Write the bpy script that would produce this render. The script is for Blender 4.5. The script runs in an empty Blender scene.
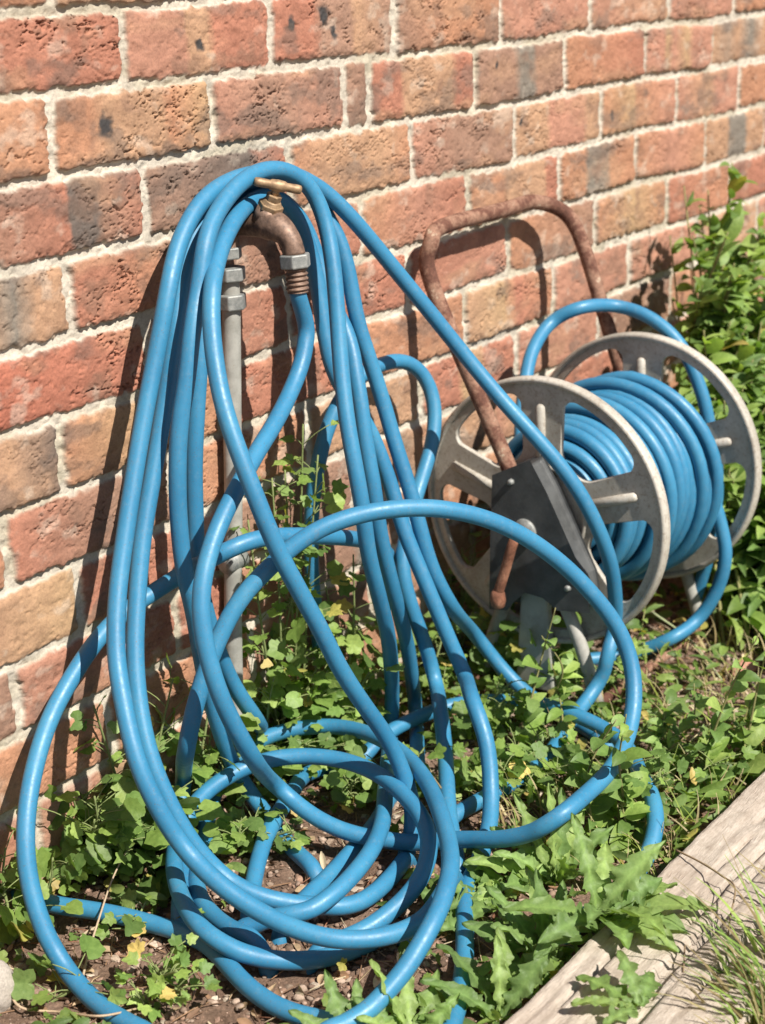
import bpy, bmesh, math, random
import numpy as np
from mathutils import Vector, Matrix

# ------------------------------------------------------------------ camera, sky, sun, exposure
scene = bpy.context.scene
COL = scene.collection
W, H = 765, 1024
FPX, YAW, PIT, ROL = 1639.75, .9179, .3267, -.0402
CAM = np.array([0.0, -1.1733, .89])
_f = np.array([math.sin(YAW)*math.cos(PIT), math.cos(YAW)*math.cos(PIT), -math.sin(PIT)])
_r = np.array([math.cos(YAW), -math.sin(YAW), 0.0])
_u = np.cross(_r, _f)
_r, _u = _r*math.cos(ROL)+_u*math.sin(ROL), -_r*math.sin(ROL)+_u*math.cos(ROL)

cam_data = bpy.data.cameras.new('camera')
cam = bpy.data.objects.new('camera', cam_data)
COL.objects.link(cam)
cam_data.sensor_fit = 'VERTICAL'
cam_data.sensor_height = 36.0
cam_data.sensor_width = 36.0
cam_data.lens = FPX/H*36.0
cam_data.clip_start = .02
cam_data.clip_end = 500
cam.matrix_world = Matrix(((_r[0], _u[0], -_f[0], CAM[0]), (_r[1], _u[1], -_f[1], CAM[1]),
                           (_r[2], _u[2], -_f[2], CAM[2]), (0, 0, 0, 1)))
cam_data.dof.use_dof = True
cam_data.dof.focus_distance = 1.62
cam_data.dof.aperture_fstop = 6.5
scene.camera = cam

SUN_DIR = Vector((.14, 1.0, -1.15)).normalized()      # the way the light travels
world = bpy.data.worlds.new('World')
scene.world = world
world.use_nodes = True
wt = world.node_tree
bg = wt.nodes['Background']
sky = wt.nodes.new('ShaderNodeTexSky')
sky.sky_type = 'NISHITA'
sky.sun_disc = False
sky.sun_elevation = math.asin(-SUN_DIR.z)
sky.sun_rotation = math.atan2(-SUN_DIR.x, -SUN_DIR.y)
wt.links.new(sky.outputs[0], bg.inputs[0])
bg.inputs[1].default_value = .05
sd = bpy.data.lights.new('sun', 'SUN')
sd.energy = 5.0
sd.angle = math.radians(.5)
sd.color = (1.0, .95, .87)
sun = bpy.data.objects.new('sun', sd)
COL.objects.link(sun)
sun.rotation_euler = SUN_DIR.to_track_quat('-Z', 'Y').to_euler()
sun.location = (1, -3, 4)
scene.view_settings.view_transform = 'Standard'
scene.view_settings.look = 'None'
scene.view_settings.gamma = 1
scene.view_settings.exposure = .68

# ------------------------------------------------------------------ helpers
def ray(x, y): return _f+_r*(x-W/2)/FPX-_u*(y-H/2)/FPX
def atd(x, y, d):                       # point seen at pixel x, y that stands d metres off the wall
    v = ray(x, y); return CAM+v*((-d-CAM[1])/v[1])
def atz(x, y, z=0.0):                   # point seen at pixel x, y at height z
    v = ray(x, y); return CAM+v*((z-CAM[2])/v[2])
def atx(x, y, X):                       # point seen at pixel x, y in the plane across the wall at X
    v = ray(x, y); return CAM+v*((X-CAM[0])/v[0])

def hash2(ix, iy, seed):
    h = (ix.astype(np.int64)*374761393+iy.astype(np.int64)*668265263+seed*1274126177) & 0xffffffff
    h = ((h ^ (h >> 13))*1274126177) & 0xffffffff
    h = h ^ (h >> 16)
    return (h & 0xffffff)/float(0xffffff)
def vnoise(x, y, seed=0):
    x = np.asarray(x, float); y = np.asarray(y, float)
    ix = np.floor(x); iy = np.floor(y)
    fx = x-ix; fy = y-iy
    fx = fx*fx*(3-2*fx); fy = fy*fy*(3-2*fy)
    a = hash2(ix, iy, seed); b = hash2(ix+1, iy, seed); c = hash2(ix, iy+1, seed); d = hash2(ix+1, iy+1, seed)
    return (a*(1-fx)+b*fx)*(1-fy)+(c*(1-fx)+d*fx)*fy
def fbm(x, y, seed=0, octv=4, g=.5):
    s = 0; a = 1; t = 0
    for o in range(octv):
        s = s+a*vnoise(x*2**o, y*2**o, seed+o*17); t += a; a *= g
    return s/t
def sstep(a, b, x):
    t = np.clip((x-a)/(b-a), 0, 1); return t*t*(3-2*t)

def tag(o, label=None, cat=None, group=None, kind=None):
    if label: o['label'] = label
    if cat: o['category'] = cat
    if group: o['group'] = group
    if kind: o['kind'] = kind
    return o
def empty(name, loc, label, cat, group=None):
    o = bpy.data.objects.new(name, None); COL.objects.link(o)
    o.empty_display_size = .03
    o.location = Vector(loc)
    return tag(o, label, cat, group)
def link(name, me, mat, parent=None, smooth=True):
    o = bpy.data.objects.new(name, me); COL.objects.link(o)
    if mat: me.materials.append(mat)
    if smooth: me.polygons.foreach_set('use_smooth', [True]*len(me.polygons))
    if parent is not None:
        o.parent = parent
        o.matrix_parent_inverse = Matrix.Translation(-parent.location)   # meshes are modelled in world space
    return o

class MB:
    """collects numpy vertices and faces; build() makes ONE mesh object"""
    def __init__(s): s.v = []; s.f = []; s.n = 0; s.c = []
    def add(s, v, f, col=None):
        v = np.asarray(v, float)
        s.v.append(v); s.f += [tuple(int(i)+s.n for i in q) for q in f]
        if col is None: col = (1, 1, 1)
        c = np.asarray(col, float)
        if c.ndim == 1: c = np.tile(c, (len(v), 1))
        s.c.append(c); s.n += len(v)
    def tube(s, P, R, seg=12, cap=True, col=None):
        P = np.asarray(P, float); n = len(P)
        R = np.full(n, R) if np.isscalar(R) else np.asarray(R, float)
        T = np.gradient(P, axis=0); T /= np.linalg.norm(T, axis=1)[:, None]+1e-12
        up = np.array([0, 0, 1.0])
        if abs(T[0] @ up) > .9: up = np.array([1.0, 0, 0])
        N = np.cross(T[0], up); N /= np.linalg.norm(N)
        V = []; a = np.linspace(0, 2*np.pi, seg, endpoint=False)
        for i in range(n):
            N = N-T[i]*(N @ T[i]); N /= np.linalg.norm(N); B = np.cross(T[i], N)
            V.append(P[i]+R[i]*(np.cos(a)[:, None]*N+np.sin(a)[:, None]*B))
        V = np.concatenate(V); F = []
        for i in range(n-1):
            for j in range(seg):
                k = (j+1) % seg
                F.append((i*seg+j, i*seg+k, (i+1)*seg+k, (i+1)*seg+j))
        if cap:
            F.append(tuple(range(seg-1, -1, -1))); F.append(tuple((n-1)*seg+j for j in range(seg)))
        s.add(V, F, col)
    def build(s, name, mat, parent=None, smooth=True):
        me = bpy.data.meshes.new(name)
        V = np.concatenate(s.v)
        me.from_pydata(V.tolist(), [], s.f); me.update()
        ca = me.color_attributes.new('tint', 'FLOAT_COLOR', 'POINT')
        c = np.ones((len(V), 4)); c[:, :3] = np.concatenate(s.c)
        ca.data.foreach_set('color', c.ravel())
        return link(name, me, mat, parent, smooth)

def catmull(P, sub=6):
    P = [np.array(p, float) for p in P]
    Q = [2*P[0]-P[1]]+P+[2*P[-1]-P[-2]]
    out = []
    for i in range(1, len(Q)-2):
        p0, p1, p2, p3 = Q[i-1:i+3]
        for k in range(sub):
            t = k/sub
            out.append(.5*((2*p1)+(-p0+p2)*t+(2*p0-5*p1+4*p2-p3)*t*t+(-p0+3*p1-3*p2+p3)*t**3))
    out.append(P[-1])
    return np.array(out)

def bevel_obj(o, w=.002, seg=2):
    m = o.modifiers.new('bevel', 'BEVEL'); m.width = w; m.segments = seg; m.limit_method = 'ANGLE'
    m.angle_limit = math.radians(35)
    return o

# ------------------------------------------------------------------ materials
def mat(name, rough=.6, base=(.5, .5, .5), metal=0.0, spec=.5):
    m = bpy.data.materials.new(name); m.use_nodes = True
    nt = m.node_tree; b = nt.nodes['Principled BSDF']
    b.inputs['Base Color'].default_value = (*base, 1); b.inputs['Roughness'].default_value = rough
    b.inputs['Metallic'].default_value = metal
    b.inputs['Specular IOR Level'].default_value = spec
    return m, nt, b
def N(nt, t, **k):
    n = nt.nodes.new(t)
    for a, v in k.items(): setattr(n, a, v)
    return n
def noise(nt, scale, detail=6, rough=.6, vec=None, dist=0):
    n = N(nt, 'ShaderNodeTexNoise'); n.inputs['Scale'].default_value = scale
    n.inputs['Detail'].default_value = detail; n.inputs['Roughness'].default_value = rough
    n.inputs['Distortion'].default_value = dist
    nt.links.new(vec, n.inputs['Vector']); return n
def coords(nt, scale=(1, 1, 1)):
    t = N(nt, 'ShaderNodeTexCoord'); m = N(nt, 'ShaderNodeMapping'); m.inputs['Scale'].default_value = scale
    nt.links.new(t.outputs['Object'], m.inputs['Vector']); return m.outputs['Vector']
def ramp(nt, src, stops):
    r = N(nt, 'ShaderNodeValToRGB'); e = r.color_ramp.elements
    while len(e) < len(stops): e.new(.5)
    for q, (p, c) in zip(e, stops):
        q.position = p; q.color = (*c, 1) if len(c) == 3 else c
    nt.links.new(src, r.inputs[0]); return r.outputs[0]
def mix(nt, fac, a, b, mode='MIX'):
    m = N(nt, 'ShaderNodeMix', data_type='RGBA', blend_type=mode)
    for s, v in ((m.inputs[0], fac), (m.inputs[6], a), (m.inputs[7], b)):
        if hasattr(v, 'is_linked') or hasattr(v, 'links'): nt.links.new(v, s)
        elif isinstance(v, (int, float)): s.default_value = v
        else: s.default_value = (*v, 1)
    return m.outputs[2]
def bump(nt, b, src, dist, strength=1.0):
    n = N(nt, 'ShaderNodeBump'); n.inputs['Distance'].default_value = dist; n.inputs['Strength'].default_value = strength
    nt.links.new(src, n.inputs['Height']); nt.links.new(n.outputs[0], b.inputs['Normal']); return n
def attr(nt):
    a = N(nt, 'ShaderNodeAttribute'); a.attribute_name = 'tint'; return a.outputs['Color']

def M_wall():
    m, nt, b = mat('brickwork', .92, spec=.25); v = coords(nt)
    n1 = noise(nt, 420, 6, .7, v); n2 = noise(nt, 60, 5, .65, v)
    c = mix(nt, 1.0, attr(nt), ramp(nt, n1.outputs[0], [(.25, (.72, .72, .72)), (.5, (1, 1, 1)), (.75, (1.2, 1.18, 1.15))]), 'MULTIPLY')
    c = mix(nt, 1.0, c, ramp(nt, n2.outputs[0], [(.3, (.86, .84, .84)), (.55, (1, 1, 1)), (.75, (1.13, 1.12, 1.1))]), 'MULTIPLY')
    nt.links.new(c, b.inputs['Base Color'])
    bump(nt, b, n1.outputs[0], .0012, .7)
    return m
def M_hose():
    m, nt, b = mat('blue hose', .36, spec=.5); v = coords(nt)
    n1 = noise(nt, 9, 4, .6, v); n2 = noise(nt, 130, 6, .75, v); n3 = noise(nt, 700, 3, .6, v)
    c = ramp(nt, n1.outputs[0], [(.3, (.023, .155, .290)), (.55, (.033, .190, .335)), (.75, (.052, .235, .375))])
    c = mix(nt, ramp(nt, n2.outputs[0], [(.55, (0, 0, 0)), (.74, (.5, .5, .5))]), c, (.12, .23, .31))
    c = mix(nt, ramp(nt, n3.outputs[0], [(.60, (0, 0, 0)), (.70, (.8, .8, .8))]), c, (.10, .09, .075))
    n5 = noise(nt, 30, 7, .75, v)
    c = mix(nt, ramp(nt, n5.outputs[0], [(.63, (0, 0, 0)), (.72, (.30, .30, .30))]), c, (.17, .15, .12))
    nt.links.new(c, b.inputs['Base Color'])
    nt.links.new(ramp(nt, n2.outputs[0], [(.3, (.34, .34, .34)), (.7, (.62, .62, .62))]), b.inputs['Roughness'])
    bump(nt, b, n2.outputs[0], .0006, .35)
    return m
def M_leaf(name, sub=.35, rough=.5):
    m, nt, b = mat(name, rough, spec=.35); v = coords(nt)
    n = noise(nt, 220, 4, .6, v)
    c = mix(nt, 1.0, attr(nt), ramp(nt, n.outputs[0], [(.3, (.78, .82, .75)), (.7, (1.15, 1.12, 1.1))]), 'MULTIPLY')
    nt.links.new(c, b.inputs['Base Color'])
    bump(nt, b, n.outputs[0], .0012, .5)
    tr = N(nt, 'ShaderNodeBsdfTranslucent')
    nt.links.new(mix(nt, 1.0, c, (1.25, 1.35, .55), 'MULTIPLY'), tr.inputs['Color'])
    ms = N(nt, 'ShaderNodeMixShader'); ms.inputs[0].default_value = sub
    out = nt.nodes['Material Output']
    nt.links.new(b.outputs[0], ms.inputs[1]); nt.links.new(tr.outputs[0], ms.inputs[2]); nt.links.new(ms.outputs[0], out.inputs[0])
    return m
def M_tint(name, rough=.9, ns=300, bd=.001, lo=.75, hi=1.2):
    m, nt, b = mat(name, rough, spec=.25); v = coords(nt)
    n = noise(nt, ns, 5, .65, v)
    c = mix(nt, 1.0, attr(nt), ramp(nt, n.outputs[0], [(.3, (lo,)*3), (.7, (hi,)*3)]), 'MULTIPLY')
    nt.links.new(c, b.inputs['Base Color']); bump(nt, b, n.outputs[0], bd, .8)
    return m
def M_soil():
    m, nt, b = mat('soil', .97, spec=.15); v = coords(nt)
    n = noise(nt, 14, 8, .7, v); n2 = noise(nt, 260, 6, .75, v)
    c = ramp(nt, n.outputs[0], [(.3, (.12, .075, .052)), (.5, (.195, .128, .092)), (.7, (.29, .20, .15))])
    c = mix(nt, 1.0, c, ramp(nt, n2.outputs[0], [(.3, (.6, .6, .6)), (.5, (1, 1, 1)), (.72, (1.6, 1.55, 1.5))]), 'MULTIPLY')
    nt.links.new(c, b.inputs['Base Color']); bump(nt, b, n2.outputs[0], .004, .9)
    return m
def M_rust(name, a=(.135, .060, .040), bcol=(.27, .155, .105), chip=(.50, .41, .30), thr=.60, rough=.85, metal=.1):
    m, nt, b = mat(name, rough, spec=.35, metal=metal); v = coords(nt)
    n = noise(nt, 32, 8, .78, v); n2 = noise(nt, 320, 5, .7, v)
    c = ramp(nt, n.outputs[0], [(.38, tuple(q*.75 for q in a)), (.46, a), (.54, bcol)])
    c = mix(nt, ramp(nt, n.outputs[0], [(thr, (0, 0, 0)), (thr+.05, (1, 1, 1))]), c, chip)
    c = mix(nt, 1.0, c, ramp(nt, n2.outputs[0], [(.3, (.7, .7, .7)), (.7, (1.25, 1.2, 1.2))]), 'MULTIPLY')
    nt.links.new(c, b.inputs['Base Color']); bump(nt, b, n2.outputs[0], .0008, .7)
    return m
def M_plastic(name, a, c2, dirt=(.30, .24, .17), dt=.55, rough=.55, ns=26):
    m, nt, b = mat(name, rough, spec=.4); v = coords(nt)
    n = noise(nt, ns, 7, .68, v); n2 = noise(nt, 240, 5, .7, v)
    c = ramp(nt, n.outputs[0], [(.35, a), (.6, c2)])
    c = mix(nt, ramp(nt, n2.outputs[0], [(dt, (0, 0, 0)), (dt+.2, (.7, .7, .7))]), c, dirt)
    nt.links.new(c, b.inputs['Base Color']); bump(nt, b, n2.outputs[0], .0005, .5)
    return m
def M_wood():
    m, nt, b = mat('weathered timber', .9, spec=.2); v = coords(nt, (1, 7, 7)); v2 = coords(nt)
    n = noise(nt, 30, 9, .75, v, .2); n2 = noise(nt, 7, 5, .65, v2); n3 = noise(nt, 110, 5, .7, v)
    c = ramp(nt, n.outputs[0], [(.28, (.20, .155, .12)), (.40, (.42, .355, .29)), (.6, (.54, .47, .395)), (.8, (.62, .55, .475))])
    c = mix(nt, ramp(nt, n2.outputs[0], [(.42, (0, 0, 0)), (.65, (.5, .5, .5))]), c, (.38, .29, .23))
    nt.links.new(c, b.inputs['Base Color']); n4 = noise(nt, 90, 6, .7, v2)
    c2 = mix(nt, 1.0, c, ramp(nt, n4.outputs[0], [(.3, (.80, .78, .76)), (.55, (1, 1, 1)), (.7, (1.1, 1.1, 1.1))]), 'MULTIPLY')
    nt.links.new(c2, b.inputs['Base Color'])
    ad = N(nt, 'ShaderNodeMath', operation='ADD'); nt.links.new(n3.outputs[0], ad.inputs[0]); nt.links.new(n4.outputs[0], ad.inputs[1])
    bump(nt, b, ad.outputs[0], .0022, .8)
    return m
def M_metal(name, a, c2, rough=.45, metal=.7, ns=60):
    m, nt, b = mat(name, rough, metal=metal, spec=.5); v = coords(nt)
    n = noise(nt, ns, 6, .7, v); c = ramp(nt, n.outputs[0], [(.35, a), (.65, c2)])
    nt.links.new(c, b.inputs['Base Color']); bump(nt, b, n.outputs[0], .0005, .5)
    return m
MAT = dict(wall=M_wall(), hose=M_hose(), leaf=M_leaf('weed leaf', .40), soil=M_soil(), clod=M_tint('crumbs', .95, 400, .001),
           bark=M_tint('stem', .8, 500, .0006), litter=M_leaf('dry litter', .15, .85), wood=M_wood(), rust=M_rust('rusty tube'),
           disc=M_plastic('faded grey plastic', (.31, .285, .24), (.47, .44, .385), (.21, .155, .105), .50, .5, 14),
           black=M_plastic('black plastic', (.045, .047, .048), (.085, .088, .088), (.13, .12, .105), .6, .5),
           bronze=M_metal('aged bronze', (.10, .062, .045), (.27, .17, .12), .55, .35, 130),
           brass=M_metal('worn brass', (.20, .13, .075), (.40, .27, .155), .55, .4, 160),
           zinc=M_metal('dull galvanised metal', (.17, .18, .175), (.34, .34, .32), .6, .35, 140),
           pipe=M_plastic('grey painted pipe', (.23, .225, .20), (.38, .37, .335), (.2, .16, .12), .58, .6),
           crank=M_rust('orange rust', (.20, .085, .05), (.32, .155, .095), (.42, .28, .19), .64))
# ------------------------------------------------------------------ brick wall: every course and joint laid out in metres
Z0 = .78; CH = .075                      # bed joint under course 0 and the course height
KNOWN = {-1: [1.069], 0: [1.153, 1.371, 1.591, 1.817, 2.042, 2.272, 2.491],
         1: [1.053, 1.272, 1.491, 1.537, 1.755, 1.974, 2.199, 2.42], 2: [1.164, 1.39, 1.618, 1.846, 2.072, 2.303, 2.522],
         3: [1.055, 1.268, 1.513, 1.736, 1.957, 2.174, 2.405, 2.621], 4: [1.152, 1.375, 1.601, 1.827, 2.056, 2.276, 2.5, 2.66],
         5: [1.024, 1.25, 1.48, 1.72, 1.942, 2.161], 6: [1.17, 1.395], 7: [1.027, 1.25, 1.475], 8: [.936, 1.16, 1.385]}
RED, ORG, TAN, PNK, BRN, DRK, YEL, STR = (.345, .152, .100), (.375, .190, .112), (.375, .225, .138), (.375, .190, .130), (.270, .160, .112), (.125, .100, .085), (.385, .252, .142), (.355, .125, .080)
GRY = (.19, .165, .135)
# colour runs across a brick: [(where, colour), ...]; one list for every brick that shows, from the left
LOOK = {
 0: [[(0, RED)], [(0, PNK), (.38, PNK), (.42, TAN), (.56, TAN), (.6, RED)], [(0, RED), (.3, RED), (.38, BRN), (.6, BRN), (.65, TAN), (1, BRN)], [(0, BRN), (.5, ORG), (1, ORG)], [(0, PNK)], [(0, PNK), (1, TAN)], [(0, PNK)], [(0, ORG)]],
 1: [[(0, TAN), (1, ORG)], [(0, ORG), (.2, ORG), (.3, TAN), (.65, TAN), (.7, ORG), (1, YEL)], [(0, PNK), (.4, BRN), (1, PNK)], [(0, BRN)], [(0, RED), (.25, RED), (.3, TAN), (.75, TAN), (.8, RED)], [(0, BRN), (.4, BRN), (.45, GRY), (.6, GRY), (.65, BRN)], [(0, ORG), (1, RED)], [(0, PNK), (.25, PNK), (.3, YEL), (.4, PNK), (.6, YEL), (.7, PNK)], [(0, TAN), (.25, GRY), (.4, TAN), (.6, GRY), (.8, TAN)]],
 2: [[(0, BRN), (.55, RED), (.58, DRK), (.7, DRK), (.74, BRN), (1, RED)], [(0, BRN), (.7, DRK), (.85, RED)], [(0, ORG), (.3, TAN), (.7, TAN), (1, ORG)], [(0, PNK), (.4, BRN), (1, BRN)], [(0, TAN), (.35, TAN), (.4, PNK), (.75, PNK), (.8, TAN)], [(0, ORG), (.4, YEL), (.45, ORG), (1, PNK)], [(0, PNK), (.5, TAN), (.6, PNK)], [(0, ORG)]],
 3: [[(0, PNK), (.45, PNK), (.5, TAN), (.68, GRY), (.8, TAN)], [(0, RED), (1, ORG)], [(0, BRN), (1, RED)], [(0, ORG), (.5, PNK), (1, RED)], [(0, ORG), (.35, ORG), (.4, TAN), (.8, TAN), (.85, RED)], [(0, ORG), (.3, ORG), (.35, GRY), (.6, GRY), (.65, ORG)], [(0, ORG), (.5, PNK), (1, ORG)], [(0, TAN), (.35, TAN), (.4, GRY), (.65, GRY), (.7, TAN)], [(0, RED)]],
 4: [[(0, STR), (1, RED)], [(0, BRN), (1, RED)], [(0, RED)], [(0, RED), (1, PNK)], [(0, ORG), (1, BRN)], [(0, ORG), (.5, YEL), (1, ORG)], [(0, RED), (1, ORG)], [(0, RED)], [(0, RED)]],
 5: [[(0, DRK), (.5, BRN), (.7, TAN), (1, DRK)], [(0, ORG), (.5, YEL), (1, ORG)], [(0, RED)], [(0, ORG)], [(0, TAN), (.4, YEL), (.55, RED), (1, ORG)], [(0, PNK)], [(0, PNK)]],
 6: [[(0, RED), (.6, BRN), (1, BRN)], [(0, ORG)], [(0, TAN)]],
 7: [[(0, YEL), (.5, TAN), (1, YEL)], [(0, RED)], [(0, BRN)]],
 8: [[(0, BRN)], [(0, PNK), (1, RED)], [(0, RED)]]}
CREASE = {(0, 0): 1.0, (1, 0): .8, (1, 1): .8, (1, 2): .9, (4, 0): 1.0, (0, 2): .9, (3, 1): .8, (0, 3): .8, (2, 0): .6, (2, 1): .8, (2, 3): .7}
BLOTS = [(0, 1.26, .812, .006), (0, 1.402, .822, .007), (0, 1.458, .83, .010), (0, 1.475, .81, .006), (1, 1.118, .745, .010), (1, 1.80, .755, .004), (2, 2.10, .66, .006), (2, 1.86, .68, .005)]

def build_wall():
    def axis(segs):
        out = []
        for a, b, st in segs: out.append(np.arange(a, b-1e-9, st))
        out.append([segs[-1][1]]); return np.concatenate(out)
    xs = axis([(-.6, .78, .008), (.78, 2.1, .0015), (2.1, 2.85, .002), (2.85, 4.6, .008)])
    zs = axis([(-.12, 0, .008), (0, .92, .00125), (.92, 1.65, .008)])
    X, Zz = np.meshgrid(xs, zs)
    wx = X+(.0026*(fbm(X*9, Zz*9, 3, 2)-.5)*2+.0042*(fbm(X*120, Zz*120, 5, 3)-.5)*2)
    wz = Zz+(.0050*(fbm(X*5, Zz*8, 7, 2)-.5)*2+.0046*(fbm(X*95, Zz*120, 9, 4, .6)-.5)*2)
    row = np.ceil((Z0-wz)/CH).astype(int)           # course 0 lies above Z0
    topz = Z0-(row-1)*CH; botz = Z0-row*CH
    rng = random.Random(5)
    Hh = np.zeros_like(X); C = np.zeros(X.shape+(3,))
    mort = np.array([.51, .46, .38])
    mn = fbm(X*120, Zz*120, 21, 4)
    mh = .0024*(mn-.5)*2+.0022*(fbm(X*24, Zz*30, 23, 3)-.5)*2
    mcol = mort*(.72+.50*fbm(X*45, Zz*60, 25, 4))[..., None]
    dirty = sstep(.50, .68, fbm(X*13, Zz*22, 27, 4))[..., None]
    mcol = mcol*(1-.45*dirty)+np.array([.30, .26, .17])*.45*dirty
    grain = fbm(X*150, Zz*150, 31, 4); grain2 = fbm(X*55, Zz*75, 33, 4)
    ridge = 1-abs(2*fbm(X*22+2*fbm(X*40, Zz*40, 41, 3), Zz*70-X*16+3*fbm(X*55, Zz*55, 43, 3), 45, 4, .6)-1)
    ridge2 = 1-abs(2*fbm(X*60, Zz*130, 47, 3)-1)
    pit = sstep(.70, .80, fbm(X*170, Zz*170, 49, 3))
    for k in range(row.min(), row.max()+1):
        if k in KNOWN: ps = list(KNOWN[k])
        else: ps = [1.05+(.113 if (k % 2 == 0) else 0)]
        n0 = 0
        while ps[0] > -.9: ps.insert(0, ps[0]-.2245-rng.uniform(-.002, .002)); n0 += 1
        while ps[-1] < 4.8: ps.append(ps[-1]+.2245+rng.uniform(-.002, .002))
        inrow = row == k
        for i in range(len(ps)-1):
            a, b = ps[i], ps[i+1]
            hw = .0045+rng.uniform(-.001, .0014)
            jt = .0041+rng.uniform(-.0012, .0016)
            m = inrow & (wx >= a) & (wx < b)
            off = rng.uniform(-.0010, .0016); tx = rng.uniform(-.012, .012); tz = rng.uniform(-.02, .02)
            idx = i-n0+1                               # brick left of the first known joint is 0
            look = None
            if k in LOOK and 0 <= idx < len(LOOK[k]): look = LOOK[k][idx]
            ws = (rng.random(), rng.random(), rng.random())
            base = rng.choice([RED, ORG, PNK, RED, TAN, BRN, ORG])
            if look is None:
                look = [(0, base)]
                if ws[0] < .45: look = [(0, base), (.35, base), (.42, rng.choice([TAN, YEL, GRY, PNK])), (.6, TAN), (.66, base)]
            cr = CREASE.get((k, idx), rng.uniform(.1, .75))
            if not m.any(): continue
            x = wx[m]; z = wz[m]
            dx = np.minimum(x-a, b-x)-hw; dz = np.minimum(topz[m]-z, z-botz[m])-jt
            rr = .006
            qx = np.maximum(rr-dx, 0); qz = np.maximum(rr-dz, 0)
            sd = np.where((dx < rr) & (dz < rr), rr-np.sqrt(qx**2+qz**2), np.minimum(dx, dz))
            e = sstep(-.0006, .0022, sd)
            face = .0048+off+tx*(x-(a+b)/2)+tz*(z-(topz[m]+botz[m])/2)
            face = face+.0008*(grain[m]-.5)*2+.0012*(grain2[m]-.5)*2
            crk = cr*.0052*sstep(.955, .990, ridge[m])*sstep(.44, .58, fbm(x*17, z*24, 61, 3))
            crk = crk+.0016*sstep(.95, .995, ridge2[m])*cr*sstep(.45, .6, fbm(x*30, z*30, 63, 2))+.0009*sstep(.80, .84, fbm(x*70, z*90, 65, 3))+.0012*pit[m]
            face = face-crk-.0016*(1-sstep(0, .009, sd))
            Hh[m] = mh[m]*(1-e)+face*e
            u = (x-a)/(b-a)+.03*(fbm(x*30, z*12, 71, 2)-.5)*2
            cs = np.array([c for _, c in look]); us = [p for p, _ in look]
            col = np.stack([np.interp(u, us, cs[:, j]) for j in range(3)], -1)
            col = col*(.80+.42*fbm(x*22, z*40, 73+k, 4))[:, None]
            t = sstep(.55, .75, fbm(x*11+k*7, z*24, 75, 4))[:, None]*.5
            col = col*(1-t)+np.array(TAN)*t
            t = sstep(.60, .78, fbm(x*34, z*34+k*3, 77, 4))[:, None]*.55
            col = col*(1-t)+np.array(BRN)*.75*t
            wsh = sstep(.62, .80, fbm(x*40, z*55, 79, 4))[:, None]*.38     # lime smears
            col = col*(1-wsh)+np.array([.50, .42, .34])*wsh
            for (bk, bx, bz, br) in BLOTS:
                if bk == k:
                    t = (1-sstep(.5, 1.25, np.hypot(x-bx, (z-bz)*.8)/br+.5*(fbm(x*150, z*150, 81, 3)-.5)*2))[:, None]
                    col = col*(1-t)+np.array([.05, .046, .045])*t
            soot = sstep(.57, .72, fbm(x*15+k*5, z*26+k, 83, 5, .6))[:, None]*.55
            col = col*(1-soot)+np.array([.13, .10, .082])*soot
            rim = (1-sstep(0, .004, sd))[:, None]*.22
            col = col*(1-rim)+mort*.6*rim
            C[m] = mcol[m]*(1-e)[:, None]+col*e[:, None]
    base_dirt = (1-sstep(.02, .16, Zz+.05*fbm(X*12, Zz*12, 91, 3)))[..., None]*.45
    C = C*(1-base_dirt)+np.array([.24, .17, .115])*base_dirt
    nz, nx = X.shape
    V = np.stack([X, -Hh, Zz], -1).reshape(-1, 3)
    i = np.arange(nz-1)[:, None]*nx+np.arange(nx-1)[None]
    F = np.stack([i, i+1, i+nx+1, i+nx], -1).reshape(-1, 4)
    # plain back and edges so that the wall is a solid slab 215 mm thick
    cx0, cx1, cz0, cz1 = xs[0], xs[-1], zs[0], zs[-1]
    nb = len(V)
    back = np.array([(cx0, .215, cz0), (cx1, .215, cz0), (cx1, .215, cz1), (cx0, .215, cz1),
                     (cx0, .006, cz0), (cx1, .006, cz0), (cx1, .006, cz1), (cx0, .006, cz1)])
    FB = np.array([(1, 0, 3, 2), (0, 4, 7, 3), (5, 1, 2, 6), (3, 7, 6, 2), (4, 0, 1, 5)])+nb
    V = np.concatenate([V, back]); F = np.concatenate([F, FB])
    me = bpy.data.meshes.new('brick_wall')
    me.vertices.add(len(V)); me.vertices.foreach_set('co', V.ravel())
    me.loops.add(F.size); me.loops.foreach_set('vertex_index', F.ravel())
    me.polygons.add(len(F)); me.polygons.foreach_set('loop_start', np.arange(0, F.size, 4))
    me.polygons.foreach_set('loop_total', np.full(len(F), 4))
    me.update(); me.validate()
    ca = me.color_attributes.new('tint', 'FLOAT_COLOR', 'POINT')
    cc = np.ones((len(V), 4)); cc[:nb, :3] = C.reshape(-1, 3); cc[nb:, :3] = (.35, .17, .11)
    ca.data.foreach_set('color', cc.ravel())
    o = link('brick_wall', me, MAT['wall'])
    tag(o, 'old red and orange brick wall with pale lime mortar joints', 'wall')
build_wall()

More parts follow.
